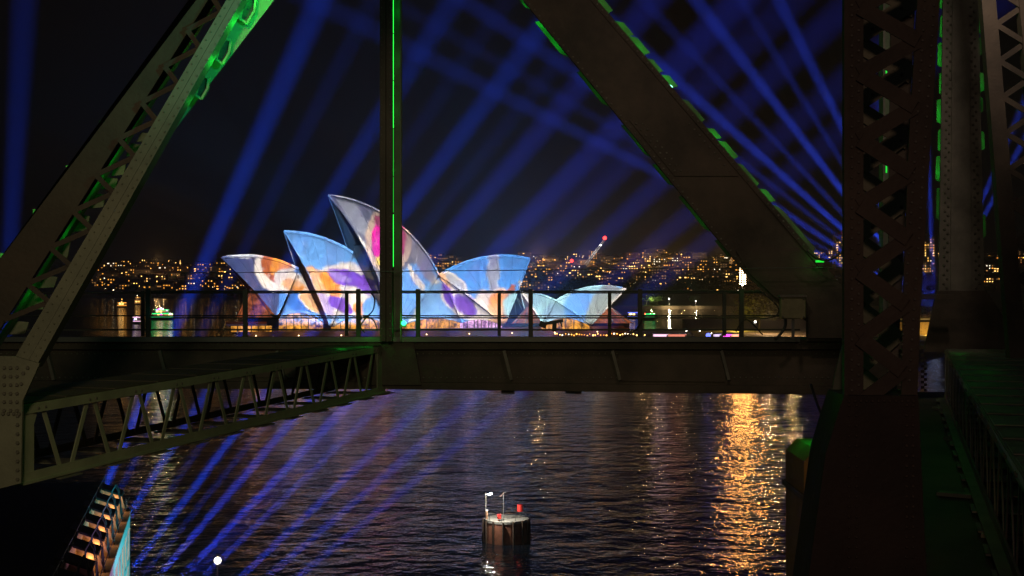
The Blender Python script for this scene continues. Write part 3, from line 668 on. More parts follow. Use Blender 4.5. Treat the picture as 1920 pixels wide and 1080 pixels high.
while y < 660:
    xl = lambda v: 1856+.086*(v+90)
    xr = lambda v: 1908+.092*(v+90)
    MB().bar(P(xl(y), y, 30.05), P(xr(y+34), y+34, 30.05), .11, .03).build('lacing_bar', steel_dark, c3)
    MB().bar(P(xr(y+34), y+34, 30.09), P(xl(y+68), y+68, 30.09), .11, .03).build('lacing_bar', steel_dark, c3); y += 68
plate('cross_strut', [(1715, 552), (1790, 552), (1790, 561), (1715, 561)], 33.0, .2, steel_dark, br)
plate('cross_strut', [(1590, 600), (1800, 600), (1800, 604), (1590, 604)], 35.2, .1, steel_dark, br)
ck = MB().plate([(1716, 648), (1770, 648), (1770, 655), (1716, 655)], 34.8, .8).build('end_strut', steel_dark, br)
for k in range(7): plate('batten_plate', [(1727, 664+k*10), (1733, 664+k*10), (1733, 669+k*10), (1727, 669+k*10)], 34.6, .03, steel_dark, ck); plate('batten_plate', [(1733, 669+k*10), (1738, 669+k*10), (1738, 674+k*10), (1733, 674+k*10)], 34.6, .03, steel_dark, ck)

# --- small things on the bridge
jb = MB().plate([(1464, 554), (1511, 554), (1511, 598), (1464, 598)], 33.1, .22).build('junction_box', mat('box_paint', (.20, .18, .10), .6, 0, (6, .3)), bevel=.02)
tag(jb, 'square olive junction box at the foot of the right diagonal strut', 'junction box')
MB().plate([(1462, 553), (1513, 553), (1513, 557), (1462, 557)], 33.06, .3).build('lid', steel, jb)
MB().bar(P(1487, 598, 33.2), P(1487, 636, 33.2), .06, .06).build('bracket', galv, jb)
for i in range(4): MB().ball(P(1468+39*(i % 2), 560+34*(i//2), 33.09), .018).build('bolt', galv, jb)
fl = thing('floodlight_bracket', 'black floodlight arm lying on the walkway in front of the restaurant', 'floodlight', P(1036, 622, 33.7))
MB().bar(P(1014, 608, 33.7), P(1056, 601, 33.7), .07, .12).build('arm', rubber, fl)
MB().bar(P(1012, 606, 33.7), P(1024, 611, 33.7), .13, .2).build('lamp_head', rubber, fl)
MB().bar(P(1040, 604, 33.7), P(1039, 621, 33.7), .1, .1).build('foot', rubber, fl)
MB().bar(P(1050, 601, 33.7), P(1054, 613, 33.7), .03, .06).build('strap', rubber, fl)
def cable(pts, Y, r, label):
    out = []
    n = len(pts)
    for i in range(n-1):
        p0 = pts[max(i-1, 0)]; p1 = pts[i]; p2 = pts[i+1]; p3 = pts[min(i+2, n-1)]
        for k in range(6):
            t = k/6; q = [.5*((2*p1[a])+(-p0[a]+p2[a])*t+(2*p0[a]-5*p1[a]+4*p2[a]-p3[a])*t*t+(-p0[a]+3*p1[a]-3*p2[a]+p3[a])*t**3) for a in (0, 1)]
            out.append(P(q[0], q[1], Y))
    out.append(P(*pts[-1], Y))
    tag(MB().path(out, r, 6).build('cable', rubber), label, 'cable')
cable([(672, 550), (690, 546), (702, 560), (699, 582), (686, 596), (676, 612), (684, 624)], 33.5, .018, 'black cable looping over the handrail beside the vertical post')
cable([(672, 604), (684, 594), (700, 600), (708, 620)], 33.45, .016, 'short black cable arch low on the handrail left of the post')
cable([(1425, 546), (1446, 562), (1460, 580), (1452, 594), (1425, 598)], 33.5, .016, 'black cable curling from the handrail end toward the junction box')
cable([(1473, 598), (1472, 612), (1462, 628), (1452, 636)], 33.3, .035, 'thick black conduit bending down under the junction box')
cable([(1380, 622), (1390, 604), (1402, 600), (1416, 612), (1430, 628)], 33.5, .016, 'thin cable arched over the walkway below the lit fig tree')
cable([(1512, 470), (1530, 484), (1548, 488), (1566, 483), (1590, 464)], 33.0, .02, 'slack dark cable hanging between diagonal strut and laced column')
cable([(1520, 720), (1535, 765), (1555, 800)], 20, .02, 'dark cable dropping past the golden water reflection')
cable([(1160, 636), (1190, 620), (1204, 596)], 33.5, .014, 'thin stay wire slanting up to the rail post right of the restaurant')
tag(MB().tube(P(340, 512, 33.1), P(1745, 500, 33.1), .009, .009, 6).build('safety_wire', galv), 'thin level steel wire strung across the whole truss opening', 'wire')
# bridge deck lamps by the camera, and spots added farther ahead, wash the steel (they stand outside the picture)
bl = point('bridge_wash', (-2.5, 6.0, 37.5), 1900, (1, .88, .46), .4, 'SPOT'); bl.data.spot_size = math.radians(62); bl.data.spot_blend = .8; aim(bl, (-4.9, 24, 30.6))
b2 = point('bridge_wash', (3.0, 25.5, 39.5), 330, (1, .74, .5), .3, 'SPOT'); b2.data.spot_size = math.radians(108); b2.data.spot_blend = .9; aim(b2, (3.5, 34, 35.0))  # added spot, brightens the face of the right diagonal and the girder
b4 = point('bridge_wash', (9.0, 27.0, 40.0), 420, (1, .8, .6), .3, 'SPOT'); b4.data.spot_size = math.radians(70); b4.data.spot_blend = .8; aim(b4, (10.2, 34, 35.5))  # added spot, lifts the plate column out of the dark
point('bridge_wash', (-1.0, -6.0, 38.0), 1050, (1, .62, .42), .5)

# ================================================================== DOLPHIN (round pile platform) IN THE WATER
DC = P(949, 1013, 177); DC.z = 0; R0 = 2.62
dl = thing('mooring_dolphin', 'round timber piled mooring dolphin with pale concrete deck in the dark water', 'mooring dolphin', DC)
ztop = 2.75
mb = MB(); n = 28
mb.add([DC+Vector((R0*math.cos(2*math.pi*k/n), R0*math.sin(2*math.pi*k/n), z)) for z in (-2, ztop-.3) for k in range(n)], [(k, (k+1) % n, n+(k+1) % n, n+k) for k in range(n)]+[tuple(range(n, 2*n))])
mb.build('core', mat('rust_steel', (.42, .16, .09), .8, 0, (1.2, .5), (8, .4, .03)), dl, smooth=False)
MB().tube(DC+Vector((0, 0, ztop-.3)), DC+Vector((0, 0, ztop)), R0+.05, R0+.05, 32).build('deck', concrete, dl)
for k in range(14):
    a = 2*math.pi*k/14+.1; p = DC+Vector(((R0+.18)*math.cos(a), (R0+.18)*math.sin(a), 0))
    MB().tube(p+Vector((0, 0, -2)), p+Vector((0, 0, ztop-.05+.12*random.random())), .13, .12, 8).build('pile', timber, dl)
for k in range(9):
    a = 2*math.pi*k/9+.3; p = DC+Vector((2.45*math.cos(a), 2.45*math.sin(a), ztop)); MB().tube(p, p+Vector((0, 0, .85)), .03, .03, 6).build('rail_post', galv, dl)
for z in (.45, .83):
    MB().path([DC+Vector((2.45*math.cos(2*math.pi*k/24), 2.45*math.sin(2*math.pi*k/24), ztop+z)) for k in range(25)], .022, 5).build('rail', galv, dl)
def on_d(x, d): p = P(x, 960, 177+d); return Vector((p.x, p.y, ztop))
p = on_d(911, 0); tp = thing('light_pole', 'slim white pole with a lit lamp on the left edge of the dolphin', 'lamp post', p)
MB().tube(p, p+Vector((0, 0, 3.1)), .045, .04, 8).build('pole', concrete, tp)
MB().bar(p+Vector((.28, -.1, 2.85)), p+Vector((.72, -.1, 3.0)), .16, .12).build('lamp_head', emat('dolphin_lamp', (.9, .95, 1), 30, True), tp)
MB().bar(p+Vector((0, -.05, 2.9)), p+Vector((.3, -.1, 2.9)), .04, .04).build('arm', white_paint, tp)
point('pole_lamp', p+Vector((.9, -3.3, 3.2)), 1900, (1, .95, .8), .1)
p = on_d(944, -1.2); sp_ = thing('solar_mast', 'thin mast with tilted solar panel at the middle of the dolphin', 'mast', p)
MB().tube(p, p+Vector((0, 0, 3.3)), .045, .04, 8).build('mast', galv, sp_)
MB().bar(p+Vector((-.42, 0, 2.8)), p+Vector((.05, 0, 3.25)), .04, .5).build('solar_panel', mat('panel', (.10, .05, .04), .5), sp_)
MB().bar(p+Vector((0, 0, 3.25)), p+Vector((.35, 0, 3.35)), .04, .04).build('arm', galv, sp_)
p = on_d(975, .4); rm = thing('marker_drum', 'bright red marker drum on a post at the right of the dolphin', 'marker', p)
MB().tube(p+Vector((0, 0, .75)), p+Vector((0, 0, 1.6)), .34, .34, 12).build('drum', red_paint, rm, bevel=.03)
MB().tube(p, p+Vector((0, 0, .75)), .05, .05, 6).build('post', galv, rm)
p = on_d(936, -1.8); cr_ = thing('red_box', 'small red equipment box on the pale deck of the dolphin', 'box', p)
MB().box(p.x-.22, p.x+.22, p.y-.2, p.y+.2, p.z+.25, p.z+.72).build('case', red_paint, cr_)
MB().box(p.x-.25, p.x+.25, p.y-.23, p.y+.23, p.z+.72, p.z+.77).build('lid', red_paint, cr_)
MB().box(p.x-.05, p.x+.05, p.y-.05, p.y+.05, p.z, p.z+.25).build('leg', galv, cr_)
p = on_d(913, -.6); bt = MB().tube(p, p+Vector((0, 0, 1.0)), .13, .13, 10).build('bollard', mat('buff_paint', (.6, .34, .22), .6)); tag(bt, 'buff bollard at the foot of the white lamp pole', 'bollard')
MB().tube(p+Vector((0, 0, 1.0)), p+Vector((0, 0, 1.12)), .17, .15, 10).build('cap', white_paint, bt)

# ================================================================== LAND
def ridge(X, Y):
    px_ = X/Y*F+960
    r = 30+14*max(0, min(1, (px_-300)/900))
    return r
def terr(X, Y):
    t = max(0, min(1, (Y-1520)/620)); t = t*t*(3-2*t)
    return max(-2, -1.5+t*(ridge(X, Y)+4*mnoise.noise(Vector((X/170, Y/170, 3))))+2.5*(1 if Y > 1540 else 0)*min(1, (Y-1520)/40))
rows = [[Vector((X, Y, terr(X, Y))) for X in range(-1500, 1801, 60)] for Y in list(range(1500, 1600, 20))+list(range(1600, 2700, 50))]
tag(MB().grid(rows).build('far_hillside', earth, smooth=True, origin=(0, 0, 0)), kind='structure')
# woods between the far houses read as one dark mass
ico = bmesh.new(); bmesh.ops.create_icosphere(ico, subdivisions=1, radius=1); iv = [v.co.copy() for v in ico.verts]; ifc = [tuple(v.index for v in f.verts) for f in ico.faces]; ico.free()
mb = MB(); rnd = random.Random(3)
for k in range(900):
    px_ = rnd.uniform(-40, 1980); Y = rnd.uniform(1545, 2260); X = (px_-960)/F*Y; z = terr(X, Y); r = rnd.uniform(2.5, 5)
    mb.add([Vector((X, Y, z+r*.6))+Vector((v.x*r*1.2, v.y*r*1.2, v.z*r*rnd.uniform(.7, 1.1)))*rnd.uniform(.75, 1.2) for v in iv], ifc)
tag(mb.build('far_woods', foliage, origin=(0, 0, 0)), kind='stuff', label='dark woods among the lit houses on the far shore')

# ---- lit houses on the far shore: every house a thing, its roof and each lit window parts
WM = []
for wd_, hg in ((1.0, 1.1), (2.0, 1.0), (.8, 1.4)):
    for m in win:
        me = bpy.data.meshes.new('window'); me.from_pydata([(-wd_/2, 0, 0), (wd_/2, 0, 0), (wd_/2, 0, hg), (-wd_/2, 0, hg), (-wd_/2, .3, 0), (wd_/2, .3, 0), (wd_/2, .3, hg), (-wd_/2, .3, hg)], [],
            [(0, 1, 2, 3), (7, 6, 5, 4), (0, 4, 5, 1), (1, 5, 6, 2), (2, 6, 7, 3), (3, 7, 4, 0)]); me.materials.append(m); WM.append(me)
def body_mesh(name, w, d, h, m):
    mb = MB().box(-w/2, w/2, -d/2, d/2, -6, h); me = bpy.data.meshes.new(name); me.from_pydata([tuple(v) for v in mb.v], [], mb.f); me.materials.append(m); return me
def roof_mesh(w, d, h, rh, m):
    x, y = w/2+.5, d/2+.5; me = bpy.data.meshes.new('roof')
    me.from_pydata([(-x, -y, h), (x, -y, h), (x, y, h), (-x, y, h), (-x*.55, 0, h+rh), (x*.55, 0, h+rh)], [], [(0, 1, 5, 4), (2, 3, 4, 5), (1, 2, 5), (3, 0, 4), (3, 2, 1, 0)]); me.materials.append(m); return me
HM = []
for w, d, h in ((10, 9, 6), (13, 10, 7), (16, 11, 10), (9, 8, 4.5), (20, 12, 13)):
    for m in (wall_a, wall_b): HM.append((w, d, h, body_mesh('wall', w, d, h, m), roof_mesh(w, d, h, 1.0 if h > 9 else 2.4, roof_m)))
rnd = random.Random(11); seen = []
def spot_words(px_, py):
    lv = 'high on the ridge' if py < 503 else 'halfway up the slope' if py < 522 else 'low near the shore'
    if px_ < 240: w = 'at the far left beside the left diagonal strut'
    elif px_ < 300: w = 'above the green lit ferry'
    elif px_ < 370: w = 'where the brightest blue beam meets the shore'
    elif px_ < 460: w = 'just left of the lowest sail tip'
    elif px_ < 900: w = 'in the dip between tall sail and rear sail'
    elif px_ < 1045: w = 'just right of the rear sail tip'
    elif px_ < 1105: w = 'below the tower crane'
    elif px_ < 1180: w = 'behind the restaurant sail tip'
    elif px_ < 1260: w = 'between restaurant and seawall lamps'
    elif px_ < 1330: w = 'above the seawall lamps'
    elif px_ < 1420: w = 'left of the floodlight tower'
    elif px_ < 1650: w = 'beside the laced column'
    elif px_ < 1800: w = 'between laced column and plate column'
    else: w = 'right of the plate column'
    return lv, w
def house(px_, Y, zone, hm=None, lit=None):
    X = (px_-960)/F*Y; z = terr(X, Y); w, d, h, wme, rme = hm or rnd.choice(HM)
    big = h > 9
    o = bpy.data.objects.new('apartment_block' if big else 'hillside_house', wme); COL.objects.link(o); o.location = (X, Y, z); o.rotation_euler.z = rnd.uniform(-.25, .25)
    lv, wh = spot_words(px_, 500+(H-z)*F/Y); kd = 'lit apartment block' if big else 'small lit house'
    tag(o, kd+' '+lv+' '+wh, 'building' if big else 'house', ('blocks ' if big else 'houses ')+lv+' '+wh)
    r = bpy.data.objects.new('roof', rme); COL.objects.link(r); r.parent = o
    nf = max(1, int(h/3)); tone = rnd.choice([0, 0, 1, 1, 2, 2, 2, 3, 4, 4, 5])
    nw = 0
    for f in range(nf):
        for c in range(int(w/3)):
            if rnd.random() < ((.34 if zone == 'left' else .6) if big else .7):
                me = WM[rnd.choice((0, 0, 6, 12))+(tone if rnd.random() < .6 else rnd.choice((0, 2, 4, 5, 4)))]
                q = bpy.data.objects.new('window', me); COL.objects.link(q); q.parent = o; q.location = (-w/2+1.7+c*(w-3.4)/max(1, int(w/3)-1), -d/2-.15, .9+f*3); nw += 1
    return o
def zone_fill(n, x0, x1, zone, ymin=1560, ymax=2230):
    k = 0; t = 0
    while k < n and t < n*30:
        t += 1; px_ = rnd.uniform(x0, x1); Y = rnd.uniform(ymin, ymax)**1.0
        X = (px_-960)/F*Y; py = 500+(H-terr(X, Y))*F/Y
        if any(abs(px_-a) < 11 and abs(py-b_) < 5 for a, b_ in seen): continue
        seen.append((px_, py)); house(px_, Y, zone); k += 1
zone_fill(90, 160, 455, 'left', 1680); zone_fill(20, 806, 870, 'mid', 1750); zone_fill(175, 972, 1400, 'mid', 1620); zone_fill(6, 1520, 1566, 'right', 1700); zone_fill(4, 1732, 1758, 'right', 1700); zone_fill(16, 1840, 1925, 'right', 1700)
# street lamps on the far shore
LMe = bpy.data.meshes.new('lamp'); mb = MB().ball((0, 0, 7), .62, 6, 4); LMe.from_pydata([tuple(v) for v in mb.v], [], mb.f)
LMs = []
for m in (lamp_warm, win[1], lamp_white): me = LMe.copy(); me.materials.append(m); LMs.append(me)
PMe = bpy.data.meshes.new('pole'); mb = MB().tube((0, 0, -1), (0, 0, 6.6), .12, .08, 5); PMe.from_pydata([tuple(v) for v in mb.v], [], mb.f); PMe.materials.append(galv)
def far_lamp(X, Y, z, label, group, m=0, s=1.0):
    o = bpy.data.objects.new('street_lamp', PMe); COL.objects.link(o); o.location = (X, Y, z); o.scale = (s, s, s); tag(o, label, 'street lamp', group)
    q = bpy.data.objects.new('lamp', LMs[m]); COL.objects.link(q); q.parent = o; return o
for k in range(9): X = (rnd.choice((220, 330, 420, 1010, 1090, 1150, 1220, 1290, 1360))-960)/F*1900; point('street_glow', (X, 1880+rnd.uniform(-120, 120), terr(X, 1880)+22), 2.6e4, (1, .55, .2), 1)
for k in range(130):
    left = k < 40; px_ = rnd.uniform(165, 450) if left else rnd.uniform(975, 1395); Y = rnd.uniform(1580, 2240); X = (px_-960)/F*Y
    z = terr(X, Y)+rnd.uniform(0, 2); lv, wh = spot_words(px_, 500+(H-z)*F/Y)
    far_lamp(X, Y, z, 'street lamp '+lv+' '+wh, 'lamps '+lv+' '+wh, rnd.choice((0, 1, 1, 1, 2)), .55)

# ---- two apartment towers
def tower(x0, x1, ytop, Y, label):
    a, b_ = P(x0, ytop, Y), P(x1, ytop, Y); z = terr(a.x, Y); o = MB().box(a.x, b_.x, Y, Y+20, z-4, a.z).build('apartment_tower', wall_a)
    tag(o, label, 'tower'); w = b_.x-a.x; nf = int((a.z-z)/3.3)
    MB().box(a.x+w*.3, b_.x-w*.3, Y+4, Y+12, a.z, a.z+4).build('plant_room', wall_b, o)
    for f in range(nf):
        for c in range(int(w/3.4)):
            if rnd.random() < .55:
                q = bpy.data.objects.new('window', WM[rnd.choice((0, 6, 12))+rnd.choice((0, 1, 2, 4))]); COL.objects.link(q); q.parent = o; q.location = Vector((a.x+2+c*3.4, Y-.15, z+1+f*3.3))-WL[o]
    return o, a, b_
o, a, b_ = tower(1567, 1604, 440, 1900, 'tall lit apartment tower with red roof light beside the laced column')
q = MB().ball((P(1583, 431, 1900)), 1.6).build('beacon', lamp_red, o)
MB().tube(P(1583, 440, 1900), P(1583, 431, 1900), .3, .3, 5).build('mast', galv, o)
tower(1722, 1756, 443, 1850, 'lit apartment tower seen between laced column and riveted plate column')

# ---- tower crane
kb = P(1096, 500, 1480); kz = terr(kb.x, 1480); kr = thing('tower_crane', 'luffing tower crane with floodlit white jib and red tip lamp', 'crane', (kb.x, 1480, 0))
MB().box(kb.x-1, kb.x+1, 1479, 1481, 0, kb.z+1).build('mast', galv, kr)
t0, t1 = P(1097, 497, 1480), P(1134, 449, 1480); jd = (t1-t0); jn = Vector((-jd.z, 0, jd.x)).normalized()
for s_ in (-1, 1): MB().bar(t0+jn*s_*1.2, t1+jn*s_*.7, .4, .4).build('jib_chord', white_paint, kr)
for k in range(12):
    a = t0.lerp(t1, k/12)+jn*1.15*(1 if k % 2 else -1); b_ = t0.lerp(t1, (k+1)/12)+jn*1.0*(-1 if k % 2 else 1); MB().bar(a, b_, .28, .28).build('lacing_bar', white_paint, kr)
MB().ball(t1+Vector((0, 0, 1.5)), 1.9).build('tip_lamp', lamp_red, kr); MB().tube(t1, P(1136, 470, 1480), .12, .12, 5).build('hoist_rope', galv, kr)
MB().ball(t0.lerp(t1, .78)+Vector((0, -2, 0)), .8).build('floodlight', lamp_white, kr)
point('jib_lamp', t0.lerp(t1, .72)+Vector((-6, -14, -6)), 9000, (1, .9, .8), .5)
rt = MB().box(P(1072, 489, 1900).x-1, P(1072, 489, 1900).x+1, 1900, 1902, 25, P(1072, 489, 1900).z).build('radio_mast', galv); tag(rt, 'slim mast topped by a red warning light on the hillside ridge', 'mast')
MB().ball(P(1072, 489, 1899), 2.2).build('beacon', lamp_red, rt)

# ---- garden headland with seawall, trees, lamps
hl = [P(1000, 579, 1150), P(1240, 579, 1153), P(1400, 579, 1153), P(1650, 579, 1140)]
front = [(150, 1095), (118, 1150), (184, 1153), (260, 1153), (330, 1120), (420, 1080)]
rows = []
for d, z in ((0, 1.6), (40, 2.2), (110, 7), (200, 10), (300, 6), (340, -2)): rows.append([Vector((x, y+d, z+(1.2*mnoise.noise(Vector((x/40, (y+d)/40, 0))) if d > 20 else 0))) for x, y in ((14, 1130), (60, 1160), (118, 1156), (184, 1153), (260, 1153), (330, 1130), (470, 1080))])
tag(MB().grid(rows).build('headland', grass_m, smooth=True, origin=(0, 0, 0)), kind='structure')
sw = thing('seawall', 'long pale sandstone seawall along the garden cove', 'seawall', (200, 1153, 0))
pts = [Vector((14, 1129.5, 0)), Vector((60, 1159.5, 0)), Vector((118, 1155.5, 0)), Vector((184, 1152.5, 0)), Vector((260, 1152.5, 0)), Vector((330, 1129.5, 0))]
for a, b_ in zip(pts, pts[1:]):
    MB().bar(a+Vector((0, 0, .6)), b_+Vector((0, 0, .6)), 2.8, .9, (0, 1, 0)).build('wall_course', stone, sw); MB().bar(a+Vector((0, -.1, 2.1)), b_+Vector((0, -.1, 2.1)), .3, 1.3, (0, 1, 0)).build('coping', stone, sw)
def crown_mesh(seed, nl, leaf, m):
    r = random.Random(seed); lobes = [(Vector((r.uniform(-.55, .55), r.uniform(-.5, .5), r.uniform(-.25, .5))), r.uniform(.32, .55)) for _ in range(11)]; mb = MB()
    for k in range(nl):
        c, lr = r.choice(lobes); d = Vector((r.gauss(0, 1), r.gauss(0, 1), r.gauss(0, 1))).normalized()*lr*(r.random()**.25); p = c+d
        n = (d.normalized()+Vector((r.uniform(-.8, .8), r.uniform(-.8, .8), r.uniform(-.3, .8)))).normalized(); u = n.orthogonal().normalized(); v = n.cross(u); s_ = leaf*r.uniform(.6, 1.3)
        mb.add([p+u*s_, p+v*s_*.7, p-u*s_, p-v*s_*.7], [(0, 1, 2, 3)])
    me = bpy.data.meshes.new('crown'); me.from_pydata([tuple(v) for v in mb.v], [], mb.f); me.materials.append(m); return me
CM = [crown_mesh(s_, 900, .085, foliage) for s_ in (1, 2, 3)]; CY = crown_mesh(5, 2600, .05, foliage_y)
mb = MB().tube((0, 0, -1), (0, 0, .55), .06, .035, 7)
for k in range(5):
    a = k*1.3; mb.tube((0, 0, .35+.04*k), (.4*math.cos(a), .4*math.sin(a), .85), .03, .01, 5)
TMe = bpy.data.meshes.new('trunk'); TMe.from_pydata([tuple(v) for v in mb.v], [], mb.f); TMe.materials.append(bark)
def tree(X, Y, z, wd_, ht, label, group=None, cm=None):
    o = bpy.data.objects.new('tree', None); COL.objects.link(o); o.location = (X, Y, z); tag(o, label, 'tree', group); o.rotation_euler.z = rnd.uniform(0, 6)
    t = bpy.data.objects.new('trunk', TMe); COL.objects.link(t); t.parent = o; t.scale = (ht*.6, ht*.6, ht*.6); t.location.z = 0
    c = bpy.data.objects.new('crown', cm or rnd.choice(CM)); COL.objects.link(c); c.parent = o; c.location.z = ht*.55; c.scale = (wd_/1.8, wd_/1.8, ht*.5); return o
for k, (x, Yd, wd_, ht) in enumerate(((1062, 60, 30, 19), (1082, 50, 34, 23), (1100, 80, 28, 17), (1118, 90, 24, 15), (1140, 90, 26, 14), (1165, 100, 26, 15), (1190, 100, 24, 13), (1215, 90, 24, 15), (1236, 60, 18, 12), (1262, 110, 28, 15), (1290, 110, 28, 17), (1316, 90, 26, 15), (1340, 110, 30, 18), (1366, 90, 28, 17), (1390, 110, 26, 16), (1044, 80, 22, 13), (1212, 20, 14, 9), (1232, 22, 14, 8), (1304, 26, 11, 8))):
    Y = 1153+Yd; tree((x-960)/F*Y, Y, 1.5+Yd*.05, wd_, ht, 'big dark spreading tree on the headland behind the restaurant sails' if x < 1110 else 'lamplit tree on the lawn edge by the garden seawall' if Yd < 30 else 'dark garden tree behind the cove seawall', 'headland trees near restaurant' if x < 1110 else 'lawn edge trees' if Yd < 30 else 'cove garden trees')
for x, y, lab in ((1254, 571, 'bright white lamp on the seawall, left of the pair'), (1304, 569, 'smaller white lamp on the seawall, right of the pair')):
    p = P(x, 579, 1153); o = far_lamp(p.x, 1151, 1.6, lab, None, 2, .9 if x < 1290 else .65)
    point('seawall_lamp', (p.x, 1149, P(x, y, 1150).z), 4000 if x < 1290 else 2500, (1, .85, .55), .5)
point('lawn_lamp', (P(1222, 560, 1165).x, 1165, 7), 9000, (.8, 1, .25), .5)
# floodlight tower
tb = P(1393, 540, 610); ft = thing('floodlight_tower', 'dazzling floodlight tower with stacked lamp rows left of the strut foot', 'floodlight tower', (tb.x, 610, 3.4))
MB().tube((tb.x, 611, 3.4), (tb.x, 611, P(0, 502, 610).z), .45, .3, 8).build('mast', galv, ft)
flood = emat('flood_lamp', (1, .72, .42), 22)
fsp = point('flood_light', P(1393, 517, 608.5), 3.4e4, (1, .40, .085), 2.8, 'SPOT'); fsp.data.spot_size = math.radians(26); fsp.data.spot_blend = .6; aim(fsp, (50, 250, -30))
for r_ in range(8):
    y = 503+r_*4.1
    MB().bar(P(1386, y, 610), P(1400, y, 610), .16, .3).build('crossarm', galv, ft)
    for c in range(3):
        p = P(1388+c*4.6, y, 609.5); MB().box(p.x-.24, p.x+.24, p.y-.15, p.y+.15, p.z-.2, p.z+.2).build('lamp', flood, ft)
MB().ball(P(1392, 534, 609), .4).build('lamp', flood, ft)

# ---- sandstone cliff wall and roof line with searchlights at the right, forecourt, fig tree
fc = MB().prism([Vector((P(1290, 640, 585).x, 575, 0)), Vector((P(1520, 640, 585).x, 575, 0)), Vector((150, 800, 0)), Vector((330, 800, 0)), Vector((330, 830, 0)), Vector((96, 830, 0))], (0, 0, 3.5))
fcv = [(72, 560), (235, 560), (235, 640), (330, 830), (96, 830), (84, 700)]
tag(MB().prism([Vector((x, y, -.5)) for x, y in fcv], (0, 0, 3.95)).build('forecourt', paving), kind='structure')
pw = thing('reflection_blocker', 'unseen low stone barrier added to block the stall reflections', 'parapet', (130, 561, 3.45))  # unseen barrier added to keep stall lights from reflecting in the water
for k in range(20): MB().box(73+k*8, 80.8+k*8, 560.6, 561.1, 3.4, 4.75).build('panel', stone, pw)
cw = thing('sandstone_wall', 'warmly lit sandstone retaining wall between the right columns', 'wall', (180, 640, 3.4))
wz = P(0, 603, 640).z; bw = 3.2
for r_ in range(4):
    for c in range(16):
        x = 130+c*bw+(bw/2 if r_ % 2 else 0); z = 3.45+r_*(wz-3.45)/4
        MB().box(x+.04, x+bw-.04, 640-rnd.uniform(0, .25), 642, z+.04, z+(wz-3.45)/4-.04).build('stone_block', stone, cw)
MB().box(129, 184, 640.3, 643, 3.45, wz-.05).build('core', stone, cw); MB().box(129, 184, 639.6, 643, wz, wz+1.3).build('parapet', concrete, cw)
point('wall_lamp', (P(1738, 640, 636).x, 634, 4.2), 2600, (1, .6, .1), .4)
sr = thing('searchlight_rig', 'bluish white searchlight cluster firing beams from the sandstone wall', 'searchlight', (SR.x, SR.y, wz+1.3))
MB().box(SR.x-1.2, SR.x+1.2, SR.y-.6, SR.y+.6, wz+1.3, SR.z-.7).build('frame', galv, sr)
for dx, dz, r_ in ((-.9, 0, .5), (.2, .1, .5), (1.0, 0, .45), (.3, 2.6, .45)): MB().ball(SR+Vector((dx, -1.2, dz-.2)), r_).build('lens', emat('lens_blue', (.55, .65, 1), 12), sr)
tree(P(1728, 590, 660).x, 660, wz, 9, 7, 'small yellow green tree on top of the sandstone wall')
# fig tree lit yellow at the forecourt
X, Y = P(1424, 600, 690).x, 690
tree(X, Y, 3.4, 27, 19, 'fig tree lit golden yellow beside the floodlight tower mast', None, CY)
point('fig_lamp', (X-13, Y-16, 7), 5200, (1, .72, .08), .5)
o = far_lamp(P(1416, 604, 640).x, 640, 3.4, 'white globe lamp over the forecourt under the fig tree', None, 2, .8)
point('forecourt_lamp', (P(1440, 600, 650).x, 648, 11), 9000, (1, .62, .28), .4); point('forecourt_lamp', (P(1475, 610, 640).x, 625, 9), 4500, (1, .58, .25), .4)
# festival booths along the waterfront right of the restaurant
booths = ((1226, 1252, 'white marquee glowing pinkish white on the broadwalk', lamp_pink), (1254, 1287, 'low stall with red lit counter beside the white marquee', emat('lamp_salmon', (1, .3, .2), 1)), (1340, 1352, 'pale lilac lit kiosk near the blue lamp', emat('lamp_lilac', (.8, .6, .9), 1.6)), (1358, 1372, 'magenta lit stall at the forecourt edge', lamp_mag), (1373, 1388, 'orange and magenta lit stall next to the tall rail post', emat('lamp_peach', (1, .35, .2), 2.5)))
for x0, x1, lab, m in booths:
    a, b_ = P(x0, 631, 590), P(x1, 631, 590); z0 = 3.5; hgt = 2.4
    o = thing('festival_stall', lab, 'stall', ((a.x+b_.x)/2, 590, z0))
    MB().box(a.x, b_.x, 590, 594, z0, z0+.9).build('counter', white_paint, o); MB().box(a.x+.1, b_.x-.1, 593.6, 593.9, z0+.9, z0+hgt).build('lit_panel', m, o)
    MB().prism([Vector((a.x-.3, 589.6, z0+hgt)), Vector((b_.x+.3, 589.6, z0+hgt)), Vector((b_.x+.3, 594.4, z0+hgt)), Vector((a.x-.3, 594.4, z0+hgt))], (0, 0, .35)).build('roof', white_paint, o)
    MB().bar((a.x, 589.7, z0+hgt-.1), (b_.x, 589.7, z0+hgt-.1), .3, .2).build('light_strip', m, o)
    for x in (a.x, b_.x): MB().bar((x, 590, z0+.9), (x, 590, z0+hgt), .12, .12).build('post', white_paint, o)
q = P(1328, 631, 585); o = thing('blue_lamp', 'round deep blue festival lamp on the broadwalk', 'lamp', (q.x, 585, 3.5)); MB().ball(P(1328, 629, 584), 1.0).build('globe', lamp_blue, o); MB().tube((q.x, 584, 3.4), (q.x, 584, 5), .2, .2, 6).build('stand', galv, o)
for x, s_, lab in ((1287, .5, 'first white globe lamp right of the salmon stall'), (1312, .5, 'white globe lamp between salmon stall and blue lamp'), (1334, .35, 'little globe lamp just right of the blue lamp')): far_lamp(P(x, 630, 600).x, 600, 3.4, lab, None, 2, s_)
sb = thing('string_lights', 'long row of warm bulbs along the lower concourse under the restaurant', 'string lights', (P(1110, 630, 575).x, 575, 3.4))
for k in range(34):
    x = 1040+k*5.1+rnd.uniform(-1, 1); p = P(x, 627+rnd.uniform(-2, 2), 574); MB().ball(p, rnd.uniform(.2, .36), 6, 4).build('bulb', rnd.choice((win[3], win[1], win[0], win[2])), sb)
